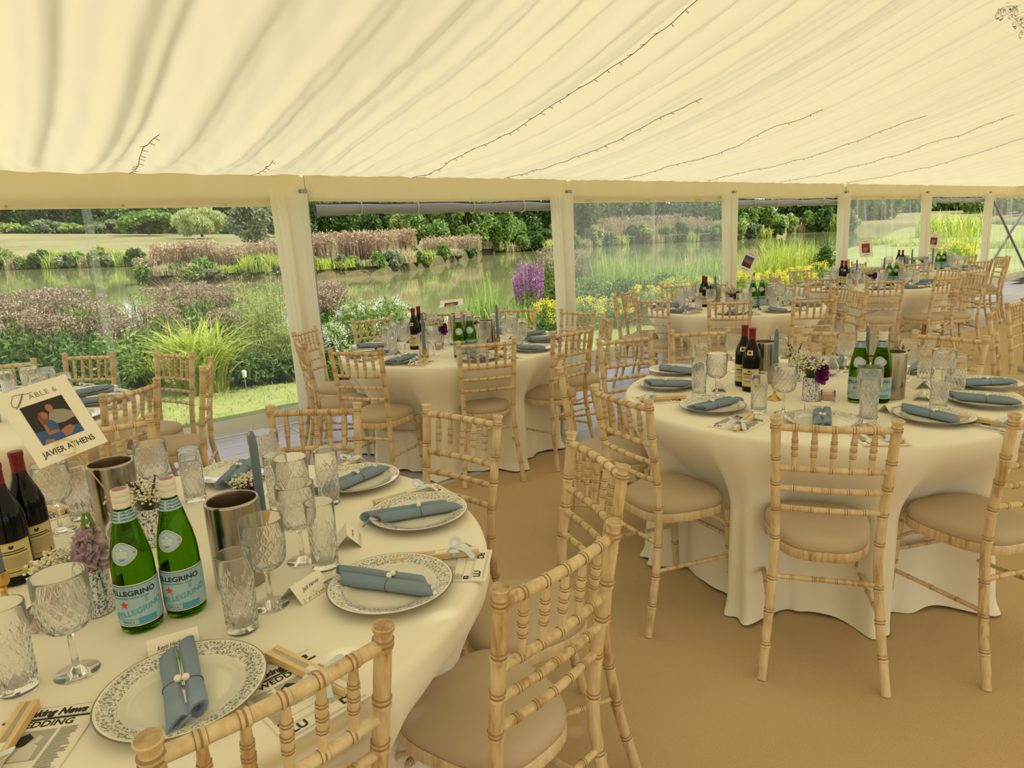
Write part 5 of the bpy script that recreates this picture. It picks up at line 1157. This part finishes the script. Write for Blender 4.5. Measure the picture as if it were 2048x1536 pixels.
        for i in range(int(46*k)):
            a = rg.uniform(0, 2*PI); q = math.sqrt(rg.uniform(0, 1)); e = np.array([w_*q*math.cos(a), w_*q*math.sin(a), h*(1-.35*q*rg.uniform(0, 1))]); z = np.linspace(.62, 1, 26); P = np.stack([e[0]*(.6+.4*z), e[1]*(.6+.4*z), e[2]*z], -1); P = np.repeat(P, 3, 0)+rg.normal(size=(78, 3))*.012; leaf_quads(mb, rg, P, .026, .018); st.tube([(e[0]*.6, e[1]*.6, 0), e], .004, 4, caps=False)
        stuff(mb.obj('flower_spikes', [F_PURP], t, 0)); st.obj('stems', [TWIG], t, 0)
    elif kind == 'yellow':
        cloud(int(1700*k), .055, .018, L_MID, 0, .95, .1, fill=.3); mb = MB()
        for i in range(int(60*k)):
            v = rand_dirs(rg, 1)[0]; v[2] = abs(v[2]); c = v*np.array([w_, w_, h*.5])+np.array([0, 0, h*.5]); leaf_quads(mb, rg, c+rg.normal(size=(26, 3))*.026, .024, .018)
        stuff(mb.obj('flower_heads', [F_YEL], t, 0))
    elif kind == 'filler': stems(10, .8); cloud(int(2600*k), .080, .028, L_MID if seed != 'd' else L_DARK, 0, 1, .2, fill=.25)
    elif kind == 'willowherb':
        cloud(int(900*k), .22, .06, L_GREY if seed != 'l' else L_LIGHT, 0, .62, .1, fill=.3); mb = MB(); n = int(420*k); a = rg.uniform(0, 2*PI, n); q = np.sqrt(rg.uniform(0, 1, n))*w_; b = np.stack([q*np.cos(a), q*np.sin(a), np.full(n, h*.1)], -1); blades(mb, rg, b, h*rg.uniform(.6, .92, n), .055, rg.uniform(0, .2, n), 0, 3); v = b+np.array([0, 0, 1])*(h*rg.uniform(.55, .98, n))[:, None]; leaf_quads(mb, rg, np.repeat(v, 3, 0)+rg.normal(size=(3*n, 3))*.08, .16, .07); stuff(mb.obj('seed_heads', [F_BROWN], t, 0))
    elif kind == 'straw':
        mb = MB(); n = int(380*k); a = rg.uniform(0, 2*PI, n); q = np.sqrt(rg.uniform(0, 1, n))*w_; b = np.stack([q*np.cos(a), q*np.sin(a), 0*a], -1); blades(mb, rg, b, h*rg.uniform(.5, 1.05, n), .012+.0012*d, rg.uniform(.05, .6, n), 0, 4); stuff(mb.obj('blades', [F_STRAW if seed != 'y' else L_YEL], t, 0))
        cloud(int(260*k), .004*d+.05, .0015*d+.015, L_LIGHT if seed == 'y' else L_GREY, 0, .6, .1)
    elif kind in ('tree', 'bush', 'willow'):
        mat = {'d': L_DARK, 'm': L_MID, 'l': L_LIGHT, 'g': L_GREY, 'p': L_PALEWILLOW}[seed or 'm']; L = .0050*d*(1.0 if kind != 'willow' else 1.25); n = int(6400*k)
        mb = MB(); nl = 16
        for i in range(nl):
            v = rand_dirs(rg, 1)[0]; c = v*np.array([w_*.72, w_*.72, h*.36])+np.array([0, 0, h*(.56 if kind == 'tree' else .50)]); r = np.array([w_*.42, w_*.42, h*.25])*rg.uniform(.7, 1.15); q = rand_dirs(rg, n//nl)*rg.uniform(.55, 1, (n//nl, 1)); P = c+q*r; P[:, 2] = np.maximum(P[:, 2], .02); leaf_quads(mb, rg, P, L, L*(.62 if kind != 'willow' else .22), 0, .0 if kind != 'willow' else 1.3)
        stuff(mb.obj('crown', [mat], t, 0))
        st = MB(); st.tube([(0, 0, -.1), (.02*w_, 0, h*.3), (0, .03*w_, h*.6)], [.05*w_+.03, .04*w_+.02, .02*w_], 7)
        for i in range(4):
            a = i*1.7; st.tube([(0, 0, h*.28), (w_*.3*math.cos(a), w_*.3*math.sin(a), h*.5), (w_*.5*math.cos(a), w_*.5*math.sin(a), h*.66)], [.025*w_+.01, .018*w_+.008, .006*w_+.004], 5)
        st.obj('trunk', [BARK], t, 60)
    return t
W0, W1, W2, W3, W4 = 'the first window', 'the nearest open bay', 'the hazy second window', 'the middle open bay', 'the farther bays'
for px, d, top, wp in ((-25, 9.6, 578, 50), (45, 9.4, 572, 48), (115, 9.2, 566, 50), (175, 9.9, 600, 40), (330, 10.4, 562, 46), (395, 10.8, 560, 46), (445, 10.6, 585, 36)): plant('agrimony', ground_at(px, d), top, wp, d, 'tall dusky-pink hemp agrimony clump', 'plants outside '+W0)
plant('arching', ground_at(365, 8.35), 628, 96, 8.35, 'big yellow-green fountain of arching grass beyond the first window', None, dense=1.7); plant('arching', ground_at(265, 8.9), 700, 40, 8.9, 'small yellow-green tuft of arching grass left of the big one', None, dense=.5)
for px, d, top, wp in ((-60, 9.3, 590, 40), (10, 9.0, 612, 40), (80, 8.9, 620, 42), (150, 9.1, 628, 40), (225, 9.4, 632, 36), (300, 9.6, 600, 40), (430, 9.5, 610, 36)): plant('agrimony', ground_at(px, d), top, wp, d, 'shorter browned agrimony clump', 'plants outside '+W0, None, .6)
for px, d, top, wp in ((270, 10.2, 560, 26), (350, 10.6, 540, 26), (470, 10.4, 540, 26), (530, 10.0, 530, 24), (210, 10.4, 585, 26)): plant('feathery', ground_at(px, d), top, wp, d, 'wispy pale grass with tall stalks', 'plants outside '+W0, None, .35)
for px, d, top, wp in ((500, 9.0, 560, 52), (548, 8.7, 640, 34), (455, 9.6, 600, 40)): plant('feathery', ground_at(px, d), top, wp, d, 'pale feathery shrub with dry stalks', 'plants outside '+W0)
for px, d, top, wp, s in ((-20, 8.6, 655, 60, 'd'), (75, 8.5, 660, 62, 'd'), (165, 8.7, 668, 58, None), (245, 9.2, 650, 45, None), (480, 8.5, 700, 60, 'd'), (420, 9.0, 690, 40, None), (550, 8.4, 700, 30, 'd')): plant('filler', ground_at(px, d), top, wp, d, 'low dark leafy shrub', 'plants outside '+W0, s)
for px, d, top, wp, s in ((655, 9.9, 556, 36, 0), (620, 9.5, 575, 30, 0)): plant('agrimony', ground_at(px, d), top, wp, d, 'brownish agrimony clump', 'plants outside '+W1)
for px, d, top, wp in ((640, 8.6, 640, 46), (700, 8.9, 590, 52), (765, 9.2, 585, 50), (815, 9.7, 630, 38)): plant('whitefl', ground_at(px, d), top, wp, d, 'bushy shrub dotted with small white flowers', 'plants outside '+W1)
for px, d, top, wp, s in ((690, 8.2, 700, 60, 'd'), (850, 9.0, 690, 50, None), (940, 9.4, 640, 60, None), (1010, 9.6, 640, 50, 'd'), (1070, 9.9, 640, 40, 'd')): plant('filler', ground_at(px, d), top, wp, d, 'leafy shrub low on the bank', 'plants outside '+W1, s)
for px, d, top, wp in ((895, 10.4, 600, 22), (935, 10.6, 570, 20), (965, 10.8, 535, 22), (1000, 11.0, 572, 24), (1035, 10.5, 590, 18)): plant('iris', ground_at(px, d), top, wp, d, 'clump of upright sword-shaped iris leaves', 'plants outside '+W1)
plant('loose', ground_at(1052, 11.2), 520, 34, 11.2, 'clump of purple flower spikes beside the second tent post', None); plant('agrimony', ground_at(1092, 12.8), 492, 26, 12.8, 'tall pale agrimony clump behind the purple flower spikes', None, dense=.8)
plant('yellow', ground_at(1088, 10.2), 598, 34, 10.2, 'yellow-flowered clump at the foot of the second tent post', None)
plant('agrimony', ground_at(1148, 13.0), 490, 24, 13.0, 'pinkish agrimony clump at the edge of the hazy second window', None, dense=.8)
for px, d, top, wp in ((1235, 13.4, 505, 44), (1300, 14.0, 520, 44), (1360, 14.6, 518, 44), (1415, 15.2, 505, 40)): plant('reed', ground_at(px, d), top-14, wp, d, 'tall green reed clump', 'plants outside '+W2, None, 1.8)
for px, d, top, wp in ((1165, 11.2, 592, 38), (1225, 11.6, 588, 40), (1290, 12.0, 568, 44), (1350, 12.4, 552, 44), (1405, 12.8, 552, 36)): plant('yellow', ground_at(px, d), top, wp, d, 'bushy clump of small yellow flowers', 'plants outside '+W2)
for px, d, top, wp, s in ((1180, 12.4, 545, 50, None), (1250, 12.6, 552, 50, 'd'), (1330, 13.2, 540, 44, 'd')): plant('filler', ground_at(px, d), top, wp, d, 'dense green shrub', 'plants outside '+W2, s)
for px, d, top, wp in ((1488, 17.0, 500, 26), (1530, 17.6, 478, 34), (1570, 18.2, 458, 34), (1612, 18.8, 470, 32), (1650, 19.5, 480, 24)): plant('reed', ground_at(px, d), top, wp, d, 'bright yellow-green reed clump', 'plants outside '+W3, 'y')
for px, d, top, wp in ((1490, 15.2, 540, 34), (1545, 15.8, 540, 36), (1600, 16.6, 532, 36), (1648, 17.4, 522, 30)): plant('yellow', ground_at(px, d), top, wp, d, 'low clump of yellow flowers', 'plants outside '+W3)
plant('filler', ground_at(1655, 18.5), 480, 18, 18.5, 'dark green shrub at the right edge of the middle open bay', None, 'd')
plant('feathery', ground_at(1880, 27), 447, 26, 27, 'greyish feathery shrub in the far open bay', None, dense=.8); plant('reed', ground_at(1932, 28), 440, 22, 28, 'tall yellow reed clump in the far open bay', None, 'y'); plant('yellow', ground_at(1918, 25), 480, 26, 25, 'golden bushy clump low in the far open bay', None); plant('straw', ground_at(1900, 60), 408, 50, 60, 'bank of sunlit tall grass filling the top of the far open bay', None, 'y')
for px, d, top, wp in ((1760, 48, 470, 30), (1815, 44, 480, 30), (2010, 40, 470, 36)): plant('straw', ground_at(px, d), top, wp, d, 'patch of pale grass on the far lawn', W4, 'y', dense=.6)
# the spit
for px, back, top, wp, s in ((290, 1.5, 512, 22, 0), (340, 2.5, 498, 32, 0), (400, 3.0, 492, 34, 0), (460, 3.0, 490, 34, 0), (530, 4.0, 486, 34, 0), (590, 4.0, 480, 32, 0), (650, 4.5, 474, 32, 0), (705, 5.0, 470, 32, 0), (760, 5.0, 468, 32, 0), (815, 4.5, 470, 32, 0), (870, 4.0, 474, 30, 0), (920, 2.6, 478, 28, 0), (962, 1.4, 482, 22, 0)):
    p = spit_pt(px+float(JIT.uniform(-9, 9)), back); plant('willowherb', p, top+float(JIT.uniform(-7, 9)), wp*float(JIT.uniform(.8, 1.25)), float(np.hypot(*p[:2])), 'reddish seeding wildflower clump', 'the spit in the pond')
for px, back, top, wp, s in ((320, .4, 528, 24, None), (385, .5, 522, 26, None), (445, .5, 522, 26, 'y'), (508, .6, 500, 28, 'y'), (570, .6, 522, 26, None), (625, .5, 506, 26, 'y'), (680, .5, 508, 26, 'y'), (735, .4, 505, 26, None), (790, .4, 496, 26, None), (845, .3, 488, 26, 'y'), (895, .3, 486, 22, None), (945, .2, 484, 18, None), (985, .1, 486, 12, None)):
    p = spit_pt(px+float(JIT.uniform(-10, 10)), back); plant('straw', p, top+float(JIT.uniform(-12, 10)), wp*float(JIT.uniform(.7, 1.3)), float(np.hypot(*p[:2])), 'tuft of bank grass', 'the spit in the pond', s)
for i, px in enumerate(range(280, 990, 30)):
    px += float(JIT.uniform(-12, 12)); p = spit_pt(px, .1+float(JIT.uniform(0, .5))); plant('bush', p-np.array([0, 0, .25]), np.interp(px, [280, 640, 1000], [530, 516, 486])+float(JIT.uniform(-9, 16)), 13+float(JIT.uniform(0, 14)), float(np.hypot(*p[:2])), 'leafy waterline bush', 'the spit in the pond', 'mgdl'[i % 4], .28)
for px, d, top, wp, s in ((615, 37, 505, 18, 'm'), (700, 37.2, 512, 18, 'm'), (780, 38.5, 505, 16, 'd'), (470, 38.5, 520, 18, 'd')): plant('bush', gp(px, d, H_WATER-.2), top, wp, d, 'small rounded bush', 'the spit in the pond', s, dense=.35)
# far shore
def far_pt(px, extra=2.0):
    py = np.interp(px, [a for a, _ in FAR], [b for _, b in FAR]); d = min(120, H_WATER*F_PX/max(4.0, py-hor(px))*.92)+extra; return gp(px, d, H_WATER-.8), d
for px, top, wp, s in ((25, 506, 24, None), (75, 508, 24, None), (118, 493, 22, 'y'), (165, 504, 24, None), (210, 494, 20, 'y'), (255, 496, 22, 'y')): p, d = far_pt(px); plant('straw', p, top, wp, d, 'tuft of reeds on the far left shore', 'the first window', s, dense=.7)
for px, top, wp, s in ((1180, 452, 26, None), (1225, 438, 28, None), (1280, 434, 30, None), (1335, 432, 30, None), (1390, 436, 30, None), (1440, 442, 26, None)): p, d = far_pt(px); plant('willowherb', p, top, wp, d, 'pale pinkish wildflower bank', W2, 'l', dense=.8)
for px in (1240, 1290, 1345, 1400): p, d = far_pt(px, .4); plant('straw', p, np.interp(px, [1240, 1400], [476, 468]), 28, d, 'low pale straw fringe at the water', W2, dense=.6)
# trees
def trs(kind, px, ex, top, wp, label, region, s, dense=1.0): p, d = far_pt(px, ex); plant(kind, p, top, wp, d, label, region, s, dense, 'tree')
def tr(kind, px, d, base, top, wp, label, region, s, dense=1.0): h = (base-hor(px))/F_PX*d; plant(kind, gp(px, d, h), top, wp, d, label, region, s, dense, 'tree')
for i, px in enumerate(range(-150, 600, 48)): tr('tree', px, 168+(i % 3)*4, 469, (372-(i % 2)*10 if not 170 < px < 300 else 404), 42, 'dark hedgerow tree beyond the dry field', W0, 'dmd'[i % 3], .9)
for i, px in enumerate(range(-30, 570, 42)): tr('bush', px, 160, 471, 442+(i % 3)*5, 24, 'small scrubby bush under the hedgerow', W0, 'glm'[i % 3], .25)
tr('willow', 405, 120, 473, 414, 42, 'pale weeping willow in front of the dark hedgerow', None, 'p', 1.2); tr('tree', 300, 140, 470, 424, 44, 'light green rounded tree left of the pale willow', None, 'm', .9); tr('tree', 515, 74, 492, 400, 46, 'grey-green tree beside the first tent post', None, 'g', 1.1)
for px, d, top, wp, s in ((625, 60, 396, 46, 'd'), (690, 62, 390, 48, 'd'), (752, 66, 396, 40, 'd'), (812, 58, 428, 34, 'l'), (870, 57, 392, 52, 'm'), (935, 58, 388, 54, 'm'), (995, 60, 396, 40, 'm'), (1048, 74, 380, 46, 'd'), (1098, 76, 376, 46, 'd'), (780, 82, 380, 60, 'd')): tr('tree', px, d, 492 if px < 1010 else 498, top, wp, {'d': 'dark leafy tree', 'l': 'pale sunlit bushy tree', 'm': 'mid-green willowy tree'}[s]+' across the pond', W1, s, 1.1)
for px, ex, top, wp, s in ((1030, 2, 440, 26, 'm'), (1075, 2, 452, 26, 'd'), (1120, 2, 446, 24, 'm')): trs('bush', px, ex, top, wp, 'waterside bush across the pond', W1, s, .7)
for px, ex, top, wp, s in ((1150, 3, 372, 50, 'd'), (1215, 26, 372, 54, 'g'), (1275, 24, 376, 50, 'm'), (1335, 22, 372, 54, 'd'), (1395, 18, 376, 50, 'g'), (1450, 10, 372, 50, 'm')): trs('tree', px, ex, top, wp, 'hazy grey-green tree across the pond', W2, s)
for px, ex, top, wp, s in ((1478, 3, 394, 34, 'm'), (1520, 3, 402, 36, 'm'), (1550, 3, 430, 22, 'l'), (1590, 4, 372, 40, 'd'), (1630, 5, 376, 36, 'd'), (1668, 5, 372, 36, 'd')): trs('tree', px, ex, top, wp, {'m': 'sunlit bushy tree at the pond edge', 'd': 'dark tree on the far shore', 'l': 'small pale bush at the pond edge'}[s], W3, s)
for px, ex, top, wp, s in ((1580, 1, 430, 22, 'd'), (1615, 1, 432, 22, 'm'), (1650, 1, 428, 22, 'l'), (1690, 1, 428, 24, 'm')): trs('bush', px, ex, top, wp, 'waterside bush on the far shore', W3, s, .6)
for px, ex, top, wp, s in ((1715, 12, 366, 36, 'm'), (1760, 14, 370, 38, 'm'), (1810, 40, 370, 38, 'm'), (1870, 46, 358, 40, 'm'), (1925, 46, 358, 40, 'l'), (1985, 30, 366, 40, 'm'), (2040, 30, 366, 40, 'm'), (2095, 30, 366, 40, 'm')): trs('tree', px, ex, top, wp, 'tree on the far right shore', W4, s)
for i, px in enumerate(list(range(-70, 290, 24))+list(range(1000, 1720, 24))):
    p, d = far_pt(px, -.2); p = gp(px, d, H_WATER-.05); py = np.interp(px, [a for a, _ in FAR], [b for _, b in FAR])
    if i % 3 == 1: plant('straw', p, py-(22 if px < 300 else 18)-(i % 2)*4, 17, d, 'grassy tuft at the far waterline', 'the far shore', 'y' if i % 2 else None, .5)
    else: plant('bush', p, py-(15 if px < 300 else 24)-(i % 4)*4, 17, d, 'low bush at the far waterline', 'the far shore', 'gmdl'[i % 4], .22)
for i, px in enumerate(range(590, 1240, 50)): tr('tree', px, 125, 470, 336, 48, 'dark woodland tree far behind the pond', W1, 'd', .8)
for i, px in enumerate(range(-160, 620, 60)): tr('tree', px+20, 196, 466, 352 if not 160 < px+20 < 310 else 400, 46, 'dark woodland tree behind the hedgerow', W0, 'd', .8)
# turf
mb = MB(); rg = np.random.default_rng(77); n = 42000; x = rg.uniform(-3, 24, n); y = WY+.16+rg.uniform(0, 1, n)**1.1*5.2; z = np.array([ground_z(a, b) for a, b in zip(x, y)])-.01
blades(mb, rg, np.stack([x, y, z], -1), rg.uniform(.03, .085, n), .007, rg.uniform(.1, .8, n), 0, 2); g = stuff(mb.obj('lawn_grass', [leaf_mat('turf_blade', (.20, .25, .06, 1), (.36, .40, .12, 1), (.55, .52, .24, 1), .4)], None, 0)); tag(g, 'short sunlit grass growing along the outside of the marquee wall', 'grass')
p = ground_at(452, 8.0); t = thing('garden_stake_light', p); tag(t, 'small white solar stake light on the lawn beyond the first window', 'garden light'); MB().tube([(0, 0, -.02), (0, 0, .16)], .006, 8).obj('spike', [ALU], t); MB().lathe([(0, .16), (.018, .16), (.024, .19), (.026, .23), (.0, .245)], 14).obj('lamp_head', [plain('white_plastic', (.75, .75, .7, 1), .4)], t)

# ------------------------------------------------------------------ labels that need counting
bpy.context.view_layer.update()
WORDS = ['first', 'second', 'third', 'fourth', 'fifth', 'sixth', 'seventh', 'eighth', 'ninth', 'tenth', 'eleventh', 'twelfth', 'thirteenth', 'fourteenth', 'fifteenth', 'sixteenth', 'seventeenth', 'eighteenth', 'nineteenth', 'twentieth']+['twenty-'+x for x in 'first second third fourth fifth sixth seventh eighth ninth'.split()]+['thirtieth']+['thirty-'+x for x in 'first second third fourth fifth sixth seventh eighth ninth'.split()]+['fortieth']+['forty-'+x for x in 'first second third fourth fifth sixth seventh eighth ninth'.split()]
for (lab, where), os_ in ORD.items():
    key = lambda o: float(proj(np.array(o.matrix_world.translation))[0][0])
    os_.sort(key=key)
    prep = ' at ' if lab.startswith('limed') else ' on ' if 'table' in where else ' in ' if 'pond' in where or 'bays' in where or lab.startswith('thin dark') else ' beyond '
    if where.startswith('plants outside'): where = where[len('plants '):]; prep = ' '
    if where == 'the tent lining': prep = ', '; where = 'counting along the lining'
    for i, o in enumerate(os_):
        o['label'] = lab+(', %s from left,' % WORDS[i] if len(os_) > 1 and i < 49 else ',' if len(os_) > 1 else '')+prep+where if len(os_) > 1 else lab+prep+where
        o['label'] = o['label'].replace(',,', ',').replace(', ,', ',')
